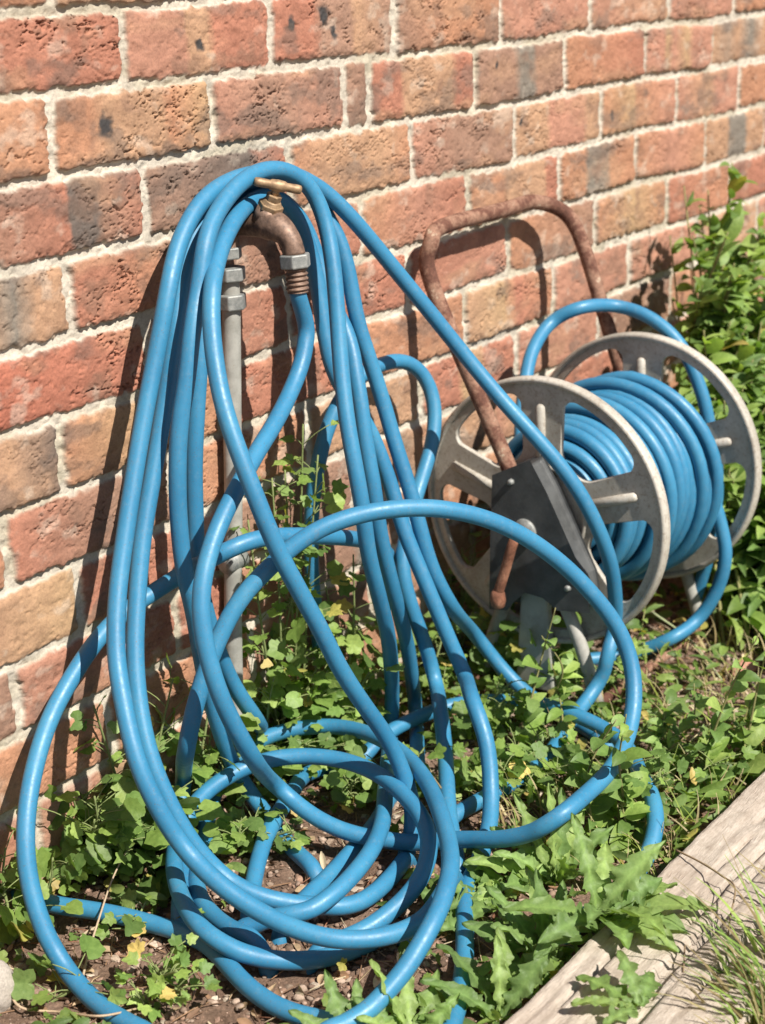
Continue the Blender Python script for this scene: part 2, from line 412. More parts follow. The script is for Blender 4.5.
# ------------------------------------------------------------------ ground
def gh(x, y):
    return -.002+.012*(fbm(x*7, y*7, 101, 3)-.5)+.009*(fbm(x*45, y*45, 103, 4)-.5)
def grid(xs, ys, hf):
    X, Y = np.meshgrid(xs, ys); Zg = hf(X, Y)
    nz, nx = X.shape
    i = np.arange(nz-1)[:, None]*nx+np.arange(nx-1)[None]
    F = np.stack([i, i+1, i+nx+1, i+nx], -1).reshape(-1, 4)
    return np.stack([X, Y, Zg], -1).reshape(-1, 3), F
def build_ground():
    xs = np.concatenate([[-120, -30, -8, -3], np.arange(-1, .6, .05), np.arange(.6, 2.9, .006), np.arange(2.9, 5, .05), [8, 30, 120]])
    ys = np.concatenate([[-120, -30, -8, -3], np.arange(-1.6, -.8, .05), np.arange(-.8, .06, .006), [.2, 1, 5, 30, 120]])
    V, F = grid(xs, ys, gh)
    me = bpy.data.meshes.new('soil_ground'); me.from_pydata(V.tolist(), [], F.tolist()); me.update()
    tag(link('soil_ground', me, MAT['soil']), 'bare brown crumbly soil at the foot of the brick wall', 'ground', kind='structure')
build_ground()

ico_bm = bmesh.new(); bmesh.ops.create_icosphere(ico_bm, subdivisions=1, radius=1)
ICO_V = np.array([v.co[:] for v in ico_bm.verts]); ICO_F = [tuple(v.index for v in f.verts) for f in ico_bm.faces]; ico_bm.free()
def lump(mb, p, s, rng, col, flat=.7, jit=.25):
    A = rng.normal(size=(3, 3)); Q, _ = np.linalg.qr(A)
    v = ICO_V*(1+rng.uniform(-jit, jit, size=(len(ICO_V), 1)))*np.array([1, rng.uniform(.6, 1), rng.uniform(.5, .9)])
    v = v @ Q.T*s; v[:, 2] *= flat
    mb.add(v+np.array(p), ICO_F, col)
def ground_pt(rng, x0=.6, x1=2.7, y0=-.53, y1=-.012):
    return rng.uniform(x0, x1), rng.uniform(y0, y1)
rng = np.random.default_rng(11)
mb = MB()
SC = [(.15, .10, .07), (.23, .155, .115), (.30, .21, .16), (.36, .27, .21), (.27, .17, .12)]
for _ in range(15000):
    x, y = ground_pt(rng); s = .0012+.0056*rng.random()**2.6
    lump(mb, (x, y, float(gh(x, y))+s*.3), s, rng, np.array(SC[rng.integers(5)])*rng.uniform(.7, 1.25))
tag(mb.build('soil_crumbs', MAT['clod']), 'loose crumbs and grit of soil strewn under the hose', 'soil crumbs', kind='stuff')
mb = MB()
for _ in range(2600):
    x, y = ground_pt(rng); s = .0025+.0055*rng.random()**1.6
    c = np.array([(.31, .24, .18), (.46, .38, .30), (.30, .19, .14), (.24, .175, .13)][rng.integers(4)])*rng.uniform(.7, 1.15)
    lump(mb, (x, y, float(gh(x, y))+s*.15), s, rng, c, .5, .45)
tag(mb.build('gravel', MAT['clod'], smooth=False), 'small pale and reddish pebbles scattered on the soil', 'pebbles', kind='stuff')

# ------------------------------------------------------------------ timber edging
def build_sleeper():
    L0, L1, Y0, Y1, T = .62, 3.4, -.700, -.538, .052
    xs = np.arange(L0, L1, .004)
    prof = []                                 # cross-section from the back bottom over the top to the front bottom
    for t in np.linspace(0, 1, 8): prof.append((Y1, -.03+t*(T+.024)))
    for t in np.linspace(0, 1, 46): prof.append((Y1-.004+t*(Y0-Y1+.008), T))
    for t in np.linspace(0, 1, 8): prof.append((Y0, T-.006-t*(T+.024)))
    prof = np.array(prof); n = len(prof)
    X = np.repeat(xs[:, None], n, 1); Yp = np.repeat(prof[None, :, 0], len(xs), 0); Zp = np.repeat(prof[None, :, 1], len(xs), 0)
    g = fbm(X*4, Yp*170, 201, 4, .6); crack = sstep(.93, .992, 1-abs(2*fbm(X*1.6, Yp*60+.5*X, 203, 3)-1))*sstep(.4, .6, fbm(X*4, Yp*30, 209, 2))
    top = sstep(.0, .006, Zp-(T-.006))
    Zn = Zp+top*(  .0020*(g-.5)*2-.0095*crack+.004*(fbm(X*6, Yp*12, 205, 3)-.5))
    Yn = Yp+.007*(fbm(X*11, Zp*8, 207, 4)-.5)*2
    V = np.stack([X, Yn, Zn], -1).reshape(-1, 3)
    i = np.arange(len(xs)-1)[:, None]*n+np.arange(n-1)[None]
    F = np.stack([i, i+1, i+n+1, i+n], -1).reshape(-1, 4).tolist()
    F.append(list(range(n-1, -1, -1))); F.append([(len(xs)-1)*n+j for j in range(n)])
    me = bpy.data.meshes.new('timber_sleeper'); me.from_pydata(V.tolist(), [], F); me.update()
    tag(link('timber_sleeper', me, MAT['wood']), 'weathered pale timber beam edging the bed, cracked along its grain', 'timber beam')
build_sleeper()

# ------------------------------------------------------------------ riser pipe and tap
TX = 1.268
def cyl(mb, a, b, r, seg=20, r2=None): mb.tube([a, b], [r, r if r2 is None else r2], seg)
def hexa(mb, c, axis, r, h, seg=6):
    axis = np.array(axis, float); axis /= np.linalg.norm(axis)
    mb.tube([np.array(c)-axis*h/2, np.array(c)+axis*h/2], r, seg)
pa = [atd(230, 268, .026), atd(231.5, 330, .024), atd(232.5, 430, .022), atd(233.5, 520, .021), atd(233, 610, .020), atd(235, 700, .020)]
PX = float(pa[0][0])
pipe = empty('water_pipe', (PX, -.024, 0), 'dull grey supply pipe running up the bricks to the tap', 'pipe')
mb = MB(); zt = float(pa[0][2])
mb.tube(catmull([pa[-1]*[1, 1, 0]+[-.006, 0, -.03]]+pa[::-1], 8), .0098, 18)
mb.build('pipe', MAT['pipe'], pipe)
mb = MB()
for zz, hh, rr in ((zt-.035, .016, .0165), (zt-.006, .014, .0175), (zt+.016, .012, .015)):
    hexa(mb, (PX, -.025, zz), (0, 0, 1), rr, hh)
bevel_obj(mb.build('compression_nut', MAT['zinc'], pipe, smooth=False), .0015)
mb = MB(); q = atd(233, 560, .0205)
mb.tube([q-[.013, 0, 0], q+[.013, 0, 0]], .0125, 14)
mb.build('pipe_clip', MAT['zinc'], pipe)

tap = empty('outdoor_tap', (TX, -.05, .62), 'aged bronze garden tap with brass T handle, under the draped blue hose', 'tap')
zb = .634
mb = MB()
mb.tube(catmull([(PX, -.026, zt+.012), (PX+.004, -.024, zt+.030), (TX-.014, -.022, zb-.003), (TX, -.026, zb)], 6), .0108, 18)
mb.tube(catmull([(TX, .0, zb), (TX, -.030, zb), (TX, -.045, zb), (TX, -.066, zb+.002), (TX, -.080, zb+.001), (TX, -.094, zb-.006), (TX, -.102, zb-.016), (TX, -.1045, zb-.027)], 5),
        np.interp(np.linspace(0, 1, 36), [0, .2, .35, .5, .62, .75, .88, 1], [.0115, .0115, .0130, .0165, .0150, .0118, .0108, .0115]), 22)
mb.tube([(TX, -.004, zb), (TX, -.014, zb)], .021, 22)
SA = np.array([0, -.018, .034]); SA = SA/np.linalg.norm(SA); S0 = np.array([TX, -.068, zb+.004])
mb.tube([S0, S0+SA*.017], [.0150, .0125], 22)
mb.build('body', MAT['bronze'], tap)
mb = MB()
hexa(mb, S0+SA*.019, SA, .0135, .006); mb.tube([S0+SA*.021, S0+SA*.026], [.0115, .0085], 20)
hexa(mb, S0+SA*.029, SA, .0082, .007)
bevel_obj(mb.build('bonnet', MAT['brass'], tap, smooth=False), .001)
mb = MB(); c0 = S0+SA*.0425
mb.tube([S0+SA*.030, c0], .0040, 14)
mb.build('spindle', MAT['brass'], tap)
mb = MB()
d = (atd(297, 190, -c0[1]+.012)-atd(260, 183, -c0[1]-.012)); d /= np.linalg.norm(d)
ps = [c0+d*t for t in (-.0245, -.0235, -.020, -.009, -.007, 0, .007, .009, .020, .0235, .0245)]
mb.tube(ps, [.003, .0044, .0048, .0044, .0056, .0062, .0056, .0044, .0048, .0044, .003], 16)
mb.build('tee_handle', MAT['brass'], tap)
ne = np.array([TX, -.1045, zb-.026])
mb = MB(); hexa(mb, ne+[0, -.0005, -.007], (0, -.06, -1), .0165, .014)
bevel_obj(mb.build('outlet_nut', MAT['zinc'], tap, smooth=False), .0015)
HOSE_TOP = ne+np.array([0, -.002, -.036])
HOSE_MOUTH = np.array(ne+[0, -.001, -.014])

HOSE_STRANDS = [
  [(1.1484,-0.36,0.03),(1.1263,-0.3685,0.0329),(1.1044,-0.3768,0.0358),(1.0826,-0.384,0.0385),(1.0606,-0.3883,0.0413),(1.0383,-0.3875,0.0439),(1.0165,-0.3806,0.0462),(0.997,-0.3678,0.0487),(0.9812,-0.3504,0.0516),(0.9704,-0.33,0.0555),(0.9634,-0.3085,0.0604),(0.9586,-0.2866,0.0665),(0.9542,-0.265,0.0752),(0.9505,-0.2441,0.0857),(0.9499,-0.2248,0.095),(0.9498,-0.2078,0.1055),(0.9467,-0.195,0.1211),(0.9416,-0.1872,0.1392),(0.9374,-0.1794,0.1594),(0.9356,-0.1699,0.181),(0.9372,-0.1595,0.2024),(0.9423,-0.1485,0.2229),(0.9492,-0.1373,0.2426),(0.9569,-0.1261,0.2622),(0.9655,-0.116,0.2821),(0.9752,-0.1079,0.3025),(0.9856,-0.1013,0.3231),(0.9966,-0.0958,0.3437),(1.0079,-0.0913,0.3644),(1.019,-0.0875,0.3854),(1.03,-0.084,0.4065),(1.0409,-0.0809,0.4277),(1.0517,-0.078,0.4489),(1.0624,-0.0756,0.4702),(1.0729,-0.0736,0.4917),(1.0832,-0.0723,0.5133),(1.0931,-0.0716,0.5351),(1.1023,-0.0714,0.5572),(1.1111,-0.0713,0.5793),(1.1217,-0.0693,0.6003),(1.1348,-0.0647,0.6184),(1.1503,-0.0597,0.6349),(1.1682,-0.0554,0.6501),(1.1879,-0.0514,0.6628),(1.209,-0.048,0.6722),(1.2314,-0.0458,0.6785),(1.2544,-0.0445,0.6821),(1.2778,-0.0437,0.6834),(1.3012,-0.0437,0.683),(1.3241,-0.0445,0.6803),(1.3457,-0.0466,0.6741),(1.3654,-0.0503,0.6645),(1.3827,-0.0564,0.6518),(1.3975,-0.0651,0.6351),(1.4112,-0.0735,0.6168),(1.4249,-0.0799,0.5987),(1.4384,-0.0861,0.5803),(1.4514,-0.0931,0.5614),(1.4638,-0.101,0.5422),(1.4756,-0.1098,0.523),(1.4868,-0.119,0.5037),(1.4972,-0.1285,0.4845),(1.5066,-0.139,0.4654),(1.5143,-0.1512,0.4464),(1.5204,-0.165,0.4277),(1.5254,-0.1798,0.4095),(1.5299,-0.1955,0.3919),(1.5344,-0.2114,0.3745),(1.5396,-0.2268,0.3569),(1.5453,-0.2415,0.3387),(1.5512,-0.2549,0.3196),(1.5574,-0.2665,0.2995),(1.5641,-0.2755,0.2785),(1.5714,-0.2822,0.2571),(1.5792,-0.287,0.2353),(1.5872,-0.2899,0.2135),(1.595,-0.2906,0.1914),(1.6022,-0.2895,0.1696),(1.609,-0.2873,0.149),(1.6148,-0.2842,0.1311),(1.6165,-0.282,0.1147),(1.61,-0.2826,0.1016),(1.5997,-0.2846,0.0926),(1.5934,-0.2845,0.0792),(1.5916,-0.2817,0.0645),(1.5861,-0.2771,0.05),(1.5721,-0.2737,0.0378),(1.5526,-0.2731,0.0304),(1.531,-0.2745,0.0257),(1.5089,-0.2777,0.0228),(1.4875,-0.2829,0.0211),(1.4668,-0.2889,0.0202),(1.4457,-0.2936,0.0193),(1.4237,-0.2956,0.0185),(1.4011,-0.2951,0.0177),(1.3783,-0.293,0.0171),(1.3552,-0.2896,0.0167),(1.3319,-0.2855,0.0165),(1.3085,-0.2816,0.0164),(1.285,-0.2786,0.0162),(1.2772,-0.2778,0.0162)],
  [(1.1734,-0.2841,0.0129),(1.1522,-0.2916,0.0163),(1.1294,-0.2964,0.0169),(1.1062,-0.2984,0.0167),(1.0839,-0.297,0.0175),(1.0632,-0.2891,0.0206),(1.0452,-0.2743,0.0262),(1.0289,-0.2574,0.0315),(1.0148,-0.2402,0.0382),(1.0054,-0.2226,0.0454),(1.0009,-0.2061,0.0523),(0.9952,-0.1922,0.0651),(0.9875,-0.1825,0.0823),(0.9804,-0.1743,0.1017),(0.9752,-0.1658,0.123),(0.9723,-0.1567,0.145),(0.972,-0.1468,0.1669),(0.9746,-0.1365,0.1885),(0.9798,-0.1265,0.2095),(0.9867,-0.1171,0.2304),(0.9946,-0.1087,0.2515),(1.0035,-0.1014,0.2725),(1.0132,-0.0952,0.2936),(1.0232,-0.0897,0.3147),(1.0333,-0.0847,0.3359),(1.0436,-0.0803,0.3571),(1.0544,-0.0765,0.3782),(1.0656,-0.0734,0.3992),(1.0766,-0.0707,0.4203),(1.0871,-0.0684,0.4417),(1.097,-0.0667,0.4635),(1.1061,-0.0657,0.4857),(1.1147,-0.0651,0.5081),(1.1233,-0.0644,0.5305),(1.1326,-0.0625,0.5526),(1.1435,-0.0585,0.5731),(1.1559,-0.0528,0.592),(1.1699,-0.047,0.6105),(1.1858,-0.0414,0.6277),(1.2035,-0.0363,0.6429),(1.2231,-0.032,0.6559),(1.2443,-0.0286,0.6656),(1.2667,-0.0265,0.6711),(1.2895,-0.0256,0.6733),(1.3131,-0.025,0.674),(1.3371,-0.0252,0.6733),(1.3598,-0.0279,0.6703),(1.3779,-0.0341,0.6603),(1.3874,-0.0425,0.6414),(1.3921,-0.0522,0.62),(1.3956,-0.0616,0.5982),(1.3965,-0.0689,0.5755),(1.3957,-0.0746,0.5521),(1.3944,-0.0797,0.5287),(1.3945,-0.0851,0.5053),(1.3967,-0.0911,0.4823),(1.3996,-0.097,0.4594),(1.4023,-0.1028,0.4366),(1.404,-0.109,0.4136),(1.4045,-0.1158,0.3905),(1.4048,-0.1232,0.3676),(1.4051,-0.1311,0.3449),(1.405,-0.1389,0.3221),(1.4046,-0.146,0.2991),(1.4048,-0.1525,0.2758),(1.4064,-0.1582,0.2523),(1.4107,-0.1636,0.2289),(1.4187,-0.1685,0.2063),(1.4306,-0.1702,0.186),(1.4456,-0.1667,0.1699),(1.4625,-0.1598,0.1564),(1.4804,-0.1516,0.1438),(1.4986,-0.1432,0.1314),(1.5164,-0.1356,0.1188),(1.533,-0.1304,0.1053),(1.5473,-0.1306,0.089),(1.5578,-0.1382,0.0695),(1.5645,-0.1511,0.0501),(1.5686,-0.1673,0.033),(1.5693,-0.1864,0.0204),(1.5658,-0.207,0.0142),(1.56,-0.2291,0.0118),(1.5531,-0.2531,0.0108),(1.5443,-0.2767,0.0108),(1.5344,-0.2986,0.0108),(1.5276,-0.313,0.0108)],
  [(1.1204,-0.2033,0.0108),(1.1301,-0.1804,0.0108),(1.1415,-0.156,0.0111),(1.1536,-0.1325,0.0125),(1.1653,-0.1107,0.0145),(1.1748,-0.0914,0.0175),(1.1791,-0.0755,0.0262),(1.1756,-0.0678,0.0404),(1.1673,-0.0677,0.056),(1.1573,-0.07,0.0746),(1.1472,-0.0727,0.0964),(1.1377,-0.0755,0.1199),(1.1292,-0.0778,0.1444),(1.1217,-0.0799,0.1695),(1.1146,-0.0826,0.1941),(1.1077,-0.0863,0.2181),(1.1013,-0.0901,0.2423),(1.0953,-0.0938,0.2665),(1.0889,-0.0968,0.2897),(1.0828,-0.0987,0.3125),(1.0796,-0.099,0.3366),(1.0792,-0.0984,0.3614),(1.08,-0.0979,0.3858),(1.0817,-0.0979,0.4099),(1.0844,-0.0979,0.4338),(1.0884,-0.0979,0.4575),(1.0942,-0.0982,0.4809),(1.1016,-0.0988,0.5038),(1.109,-0.0985,0.5266),(1.117,-0.0969,0.5493),(1.1271,-0.0941,0.5707),(1.1391,-0.0899,0.5909),(1.1485,-0.0878,0.6119),(1.1591,-0.0849,0.6324),(1.1761,-0.0786,0.6488),(1.1952,-0.0731,0.6612),(1.216,-0.0684,0.6718),(1.2381,-0.0648,0.6806),(1.261,-0.0623,0.6864),(1.2842,-0.0617,0.6882),(1.3065,-0.0639,0.685),(1.3257,-0.0685,0.6751),(1.3388,-0.0749,0.6584),(1.3438,-0.0818,0.637),(1.3428,-0.089,0.615),(1.3383,-0.0963,0.5937),(1.3329,-0.1028,0.5715),(1.3272,-0.1085,0.5488),(1.3212,-0.1141,0.5261),(1.3147,-0.1199,0.5037),(1.3081,-0.1261,0.4815),(1.3017,-0.1328,0.4594),(1.2959,-0.1397,0.4372),(1.2913,-0.1467,0.4147),(1.2881,-0.1533,0.3918),(1.2863,-0.1588,0.3684),(1.2862,-0.1626,0.3446),(1.2876,-0.1641,0.3208),(1.291,-0.1638,0.2972),(1.297,-0.1628,0.2743),(1.3051,-0.1612,0.2521),(1.3142,-0.1587,0.2303),(1.3241,-0.1554,0.2088),(1.3345,-0.1512,0.1876),(1.3449,-0.1457,0.1668),(1.3554,-0.1391,0.1465),(1.366,-0.1318,0.1265),(1.3768,-0.1239,0.1073),(1.3875,-0.1158,0.089),(1.3966,-0.1085,0.0707),(1.4024,-0.1032,0.0519),(1.4031,-0.1013,0.0333),(1.3958,-0.105,0.0186),(1.3819,-0.1142,0.015),(1.3651,-0.126,0.0187),(1.3463,-0.1394,0.0247),(1.3263,-0.1537,0.031),(1.3053,-0.1685,0.0359),(1.2835,-0.1836,0.0386),(1.2613,-0.1987,0.04),(1.2391,-0.214,0.0413),(1.2173,-0.2294,0.0428),(1.1955,-0.2444,0.0443),(1.1735,-0.2578,0.0455),(1.1514,-0.2693,0.0463),(1.1293,-0.2785,0.0465),(1.1072,-0.2852,0.0462),(1.0853,-0.2898,0.0454),(1.0641,-0.2923,0.0439),(1.0434,-0.2915,0.0412),(1.0242,-0.2857,0.0373),(1.0087,-0.2719,0.0344),(0.9974,-0.254,0.0291),(0.9902,-0.2425,0.0229)],
  [(1.271,-0.0135,0.0495),(1.2653,-0.0178,0.0546),(1.2595,-0.0225,0.0595),(1.2532,-0.0279,0.0645),(1.2396,-0.0399,0.0745),(1.2278,-0.0498,0.0835),(1.216,-0.059,0.0934),(1.2043,-0.0664,0.1051),(1.1928,-0.0698,0.1203),(1.1818,-0.0687,0.1393),(1.1718,-0.0672,0.1593),(1.1628,-0.0674,0.1791),(1.1545,-0.0681,0.1993),(1.1468,-0.0686,0.2201),(1.1405,-0.0689,0.2418),(1.1358,-0.0686,0.2646),(1.1329,-0.068,0.2881),(1.1318,-0.0676,0.3119),(1.1321,-0.0677,0.336),(1.1334,-0.0679,0.3601),(1.1349,-0.0679,0.3841),(1.1371,-0.0679,0.408),(1.1402,-0.0681,0.4319),(1.1442,-0.0684,0.4557),(1.1486,-0.0685,0.4793),(1.1536,-0.0683,0.5028),(1.1594,-0.0675,0.526),(1.1669,-0.0656,0.5486),(1.1774,-0.0618,0.5694),(1.1905,-0.0562,0.5879),(1.2056,-0.0498,0.6051),(1.2225,-0.0431,0.6211),(1.2413,-0.0365,0.635),(1.2618,-0.0304,0.6463),(1.2839,-0.0254,0.654),(1.3068,-0.0222,0.6568),(1.3284,-0.0221,0.6546),(1.3479,-0.0246,0.6462),(1.3632,-0.0293,0.6313),(1.3725,-0.0356,0.6114),(1.3761,-0.0427,0.589),(1.377,-0.0504,0.5663),(1.3767,-0.0591,0.544),(1.3762,-0.0703,0.5228),(1.3748,-0.0826,0.5025),(1.3701,-0.093,0.4822),(1.3638,-0.1015,0.4613),(1.3587,-0.1091,0.4392),(1.3547,-0.1151,0.4164),(1.3516,-0.1202,0.3932),(1.3498,-0.1253,0.3698),(1.349,-0.1299,0.3462),(1.3491,-0.1327,0.3222),(1.3507,-0.1343,0.2982),(1.3547,-0.135,0.2747),(1.3608,-0.135,0.2516),(1.3684,-0.1341,0.2289),(1.3771,-0.1324,0.2065),(1.387,-0.1296,0.1847),(1.3979,-0.1255,0.1641),(1.4094,-0.1205,0.1443),(1.4207,-0.1151,0.1241),(1.4313,-0.1097,0.103),(1.4413,-0.1041,0.0819),(1.4511,-0.0985,0.0624),(1.4597,-0.0932,0.0458),(1.464,-0.0911,0.0305),(1.459,-0.0957,0.0173),(1.4466,-0.1053,0.0119),(1.4307,-0.1172,0.0112),(1.4129,-0.1305,0.0118),(1.3941,-0.1445,0.0119),(1.3748,-0.1588,0.0119),(1.3555,-0.1731,0.012)],
  [(1.1983,-0.2724,0.0108),(1.2075,-0.2713,0.0302),(1.2167,-0.266,0.0476),(1.2219,-0.2586,0.0644),(1.2208,-0.2522,0.0853),(1.2157,-0.2473,0.1074),(1.207,-0.2435,0.129),(1.1956,-0.2405,0.1497),(1.183,-0.2382,0.1699),(1.1704,-0.2362,0.1904),(1.1583,-0.2342,0.2113),(1.1474,-0.2318,0.2329),(1.138,-0.229,0.2555),(1.129,-0.2254,0.2781),(1.1199,-0.2212,0.3004),(1.1112,-0.2167,0.3224),(1.103,-0.2118,0.3443),(1.0963,-0.2065,0.3667),(1.0914,-0.2005,0.3894),(1.0885,-0.1934,0.4121),(1.0876,-0.1846,0.4345),(1.0883,-0.1748,0.4565),(1.0905,-0.1642,0.478),(1.0949,-0.1535,0.4988),(1.1014,-0.143,0.5188),(1.109,-0.1333,0.5392),(1.1178,-0.1242,0.56),(1.1283,-0.1157,0.5805),(1.1412,-0.1074,0.5981),(1.1603,-0.0954,0.6116),(1.1788,-0.0857,0.6239),(1.1977,-0.0775,0.6352),(1.218,-0.0695,0.6448),(1.2388,-0.0609,0.6512),(1.2598,-0.0524,0.655),(1.2819,-0.0454,0.6578),(1.3043,-0.0411,0.6577),(1.3252,-0.0407,0.6507),(1.3419,-0.0429,0.6359),(1.3526,-0.0464,0.6155),(1.3581,-0.0506,0.5927),(1.3591,-0.0555,0.5693),(1.3571,-0.061,0.5462),(1.3537,-0.0668,0.5234),(1.3505,-0.0727,0.5005),(1.3493,-0.0787,0.4773),(1.3527,-0.0854,0.4549),(1.3603,-0.0928,0.434),(1.3697,-0.1003,0.4139),(1.3777,-0.1072,0.3928),(1.383,-0.1135,0.3704),(1.3864,-0.12,0.3477),(1.3879,-0.1269,0.3247),(1.3877,-0.1342,0.3017),(1.3878,-0.1424,0.2791),(1.389,-0.1514,0.2569),(1.3905,-0.1606,0.2347),(1.3924,-0.1697,0.2122),(1.3953,-0.1779,0.1897),(1.399,-0.1852,0.1675),(1.4031,-0.1916,0.1469),(1.4058,-0.1981,0.1292),(1.4019,-0.208,0.1166),(1.3904,-0.2194,0.1146),(1.3754,-0.2313,0.1182),(1.359,-0.2439,0.1231),(1.3427,-0.2567,0.1269),(1.3283,-0.2702,0.1255),(1.3179,-0.2847,0.1138),(1.3105,-0.2972,0.0952),(1.3028,-0.306,0.0753),(1.2922,-0.3143,0.0566),(1.2778,-0.3238,0.0424),(1.2604,-0.3333,0.0318),(1.2402,-0.3416,0.0233),(1.2183,-0.3491,0.0172),(1.1958,-0.3562,0.0139),(1.1734,-0.3642,0.0127),(1.1522,-0.3748,0.0121),(1.1321,-0.3876,0.0119),(1.1125,-0.4011,0.0119),(1.0927,-0.4146,0.012),(1.0725,-0.4277,0.012),(1.052,-0.4403,0.0119),(1.0311,-0.4522,0.0119),(1.0098,-0.4633,0.0119),(0.9878,-0.4733,0.0119),(0.973,-0.4797,0.012)],
  [(1.2817,-0.1,0.5787),(1.2812,-0.1023,0.5552),(1.2791,-0.1055,0.5322),(1.2715,-0.1083,0.5102),(1.2581,-0.1115,0.4919),(1.241,-0.1157,0.4777),(1.222,-0.1212,0.4663),(1.2017,-0.1276,0.4566),(1.1808,-0.1343,0.4483),(1.1595,-0.1409,0.4407),(1.1383,-0.1475,0.4326),(1.1174,-0.1541,0.4235),(1.0969,-0.1598,0.4132),(1.077,-0.1646,0.4014),(1.0584,-0.1685,0.3872),(1.0419,-0.1719,0.3702),(1.028,-0.1753,0.3511),(1.0179,-0.1794,0.3299),(1.0124,-0.1843,0.3073),(1.0104,-0.1896,0.2841),(1.0111,-0.1951,0.2604),(1.0151,-0.1994,0.2372),(1.0221,-0.2025,0.2144),(1.0315,-0.205,0.1914),(1.0434,-0.204,0.1702),(1.0574,-0.1974,0.153),(1.0727,-0.1872,0.1381),(1.0888,-0.1756,0.1239),(1.105,-0.1638,0.1101),(1.1207,-0.1528,0.0967),(1.1349,-0.1445,0.0839),(1.1467,-0.1432,0.0705),(1.153,-0.1535,0.0578),(1.1544,-0.1698,0.0491),(1.156,-0.1895,0.0418),(1.1603,-0.2115,0.0352),(1.1676,-0.234,0.0308),(1.1773,-0.2564,0.0282),(1.1879,-0.2785,0.0271),(1.1984,-0.3008,0.0294),(1.2068,-0.3233,0.0347),(1.2097,-0.3458,0.0407),(1.2096,-0.3679,0.0475),(1.2111,-0.3906,0.056),(1.2138,-0.4112,0.0665),(1.2168,-0.4271,0.0783),(1.2261,-0.4383,0.0882),(1.2414,-0.442,0.0914),(1.2593,-0.4407,0.0903),(1.2803,-0.4394,0.0896),(1.3038,-0.4394,0.0911),(1.3273,-0.4386,0.0943),(1.3498,-0.4357,0.099),(1.3711,-0.4316,0.106),(1.3909,-0.4267,0.1169),(1.4078,-0.4207,0.1318),(1.4207,-0.4134,0.1499),(1.4282,-0.4048,0.1704),(1.4293,-0.3952,0.1917),(1.4249,-0.3856,0.2121),(1.4166,-0.3759,0.2314),(1.4064,-0.3654,0.2505),(1.3946,-0.3548,0.2691),(1.3808,-0.3455,0.2862),(1.3655,-0.3375,0.302),(1.349,-0.3296,0.3169),(1.3314,-0.3214,0.3308),(1.313,-0.3127,0.3433),(1.2939,-0.3034,0.3541),(1.2742,-0.2935,0.3631),(1.2542,-0.2827,0.3703),(1.2339,-0.2707,0.375),(1.2136,-0.2583,0.3775),(1.1936,-0.2452,0.3776),(1.1741,-0.2315,0.3749),(1.1553,-0.2179,0.3692),(1.1375,-0.205,0.3597),(1.1207,-0.1935,0.3471),(1.1042,-0.1834,0.3329),(1.088,-0.1745,0.3178),(1.0734,-0.1674,0.3004),(1.06,-0.1626,0.2811),(1.0476,-0.1592,0.2607),(1.0365,-0.1561,0.2395),(1.0274,-0.1528,0.2171),(1.0212,-0.1489,0.1935),(1.021,-0.1422,0.1718),(1.0279,-0.1317,0.1553),(1.0388,-0.119,0.1417),(1.0515,-0.1052,0.1287),(1.065,-0.091,0.1159),(1.0786,-0.0768,0.1034),(1.0914,-0.0634,0.0911),(1.1022,-0.0518,0.0793),(1.1085,-0.044,0.0666),(1.1053,-0.0438,0.0508),(1.0935,-0.0514,0.038),(1.0783,-0.0621,0.0311),(1.062,-0.074,0.0288),(1.0377,-0.0953,0.0353),(1.0202,-0.1111,0.0375),(1.0043,-0.1269,0.0383),(0.989,-0.1441,0.0381),(0.9747,-0.1623,0.0384),(0.9617,-0.181,0.0392),(0.9504,-0.2001,0.0397),(0.9418,-0.2195,0.0388),(0.9391,-0.2405,0.0348),(0.9441,-0.2615,0.0275),(0.9553,-0.2796,0.0202),(0.9699,-0.2967,0.0152),(0.9865,-0.3137,0.0128),(1.0055,-0.3279,0.0123),(1.0265,-0.3384,0.013),(1.0482,-0.3464,0.0141),(1.0555,-0.3488,0.0144)],
  [(0.9727,-0.2514,0.0225),(0.9766,-0.2251,0.02),(0.9842,-0.1995,0.0181),(0.9945,-0.1755,0.0179),(1.0078,-0.154,0.0183),(1.0253,-0.135,0.0174),(1.046,-0.1184,0.0174),(1.066,-0.1056,0.0203),(1.0852,-0.092,0.0228),(1.1039,-0.0774,0.0246),(1.123,-0.0634,0.0263),(1.1426,-0.0507,0.0283),(1.1624,-0.0393,0.0306),(1.182,-0.03,0.0338),(1.2013,-0.0242,0.0385),(1.2209,-0.0261,0.0461),(1.2398,-0.0364,0.0548),(1.2589,-0.0495,0.0603),(1.277,-0.0649,0.0628),(1.2904,-0.0842,0.0646),(1.2975,-0.1054,0.0666),(1.2982,-0.1271,0.069),(1.2949,-0.1491,0.0714),(1.2889,-0.1714,0.0733),(1.2804,-0.1933,0.0747),(1.27,-0.2146,0.0761),(1.2578,-0.2351,0.0776),(1.2441,-0.2547,0.0791),(1.2292,-0.2737,0.0807),(1.2133,-0.2919,0.0824),(1.1964,-0.3095,0.0841),(1.1789,-0.3268,0.0857),(1.1609,-0.3439,0.0868),(1.1426,-0.3609,0.0875),(1.1237,-0.3773,0.088),(1.104,-0.3926,0.0887),(1.0837,-0.4062,0.0891),(1.0621,-0.4173,0.0861),(1.0398,-0.4252,0.0803),(1.0183,-0.4303,0.074),(0.9978,-0.4311,0.063),(0.9774,-0.4292,0.0506),(0.957,-0.4248,0.0394),(0.9361,-0.4196,0.0306),(0.9145,-0.4125,0.0269),(0.9002,-0.4063,0.0266)],
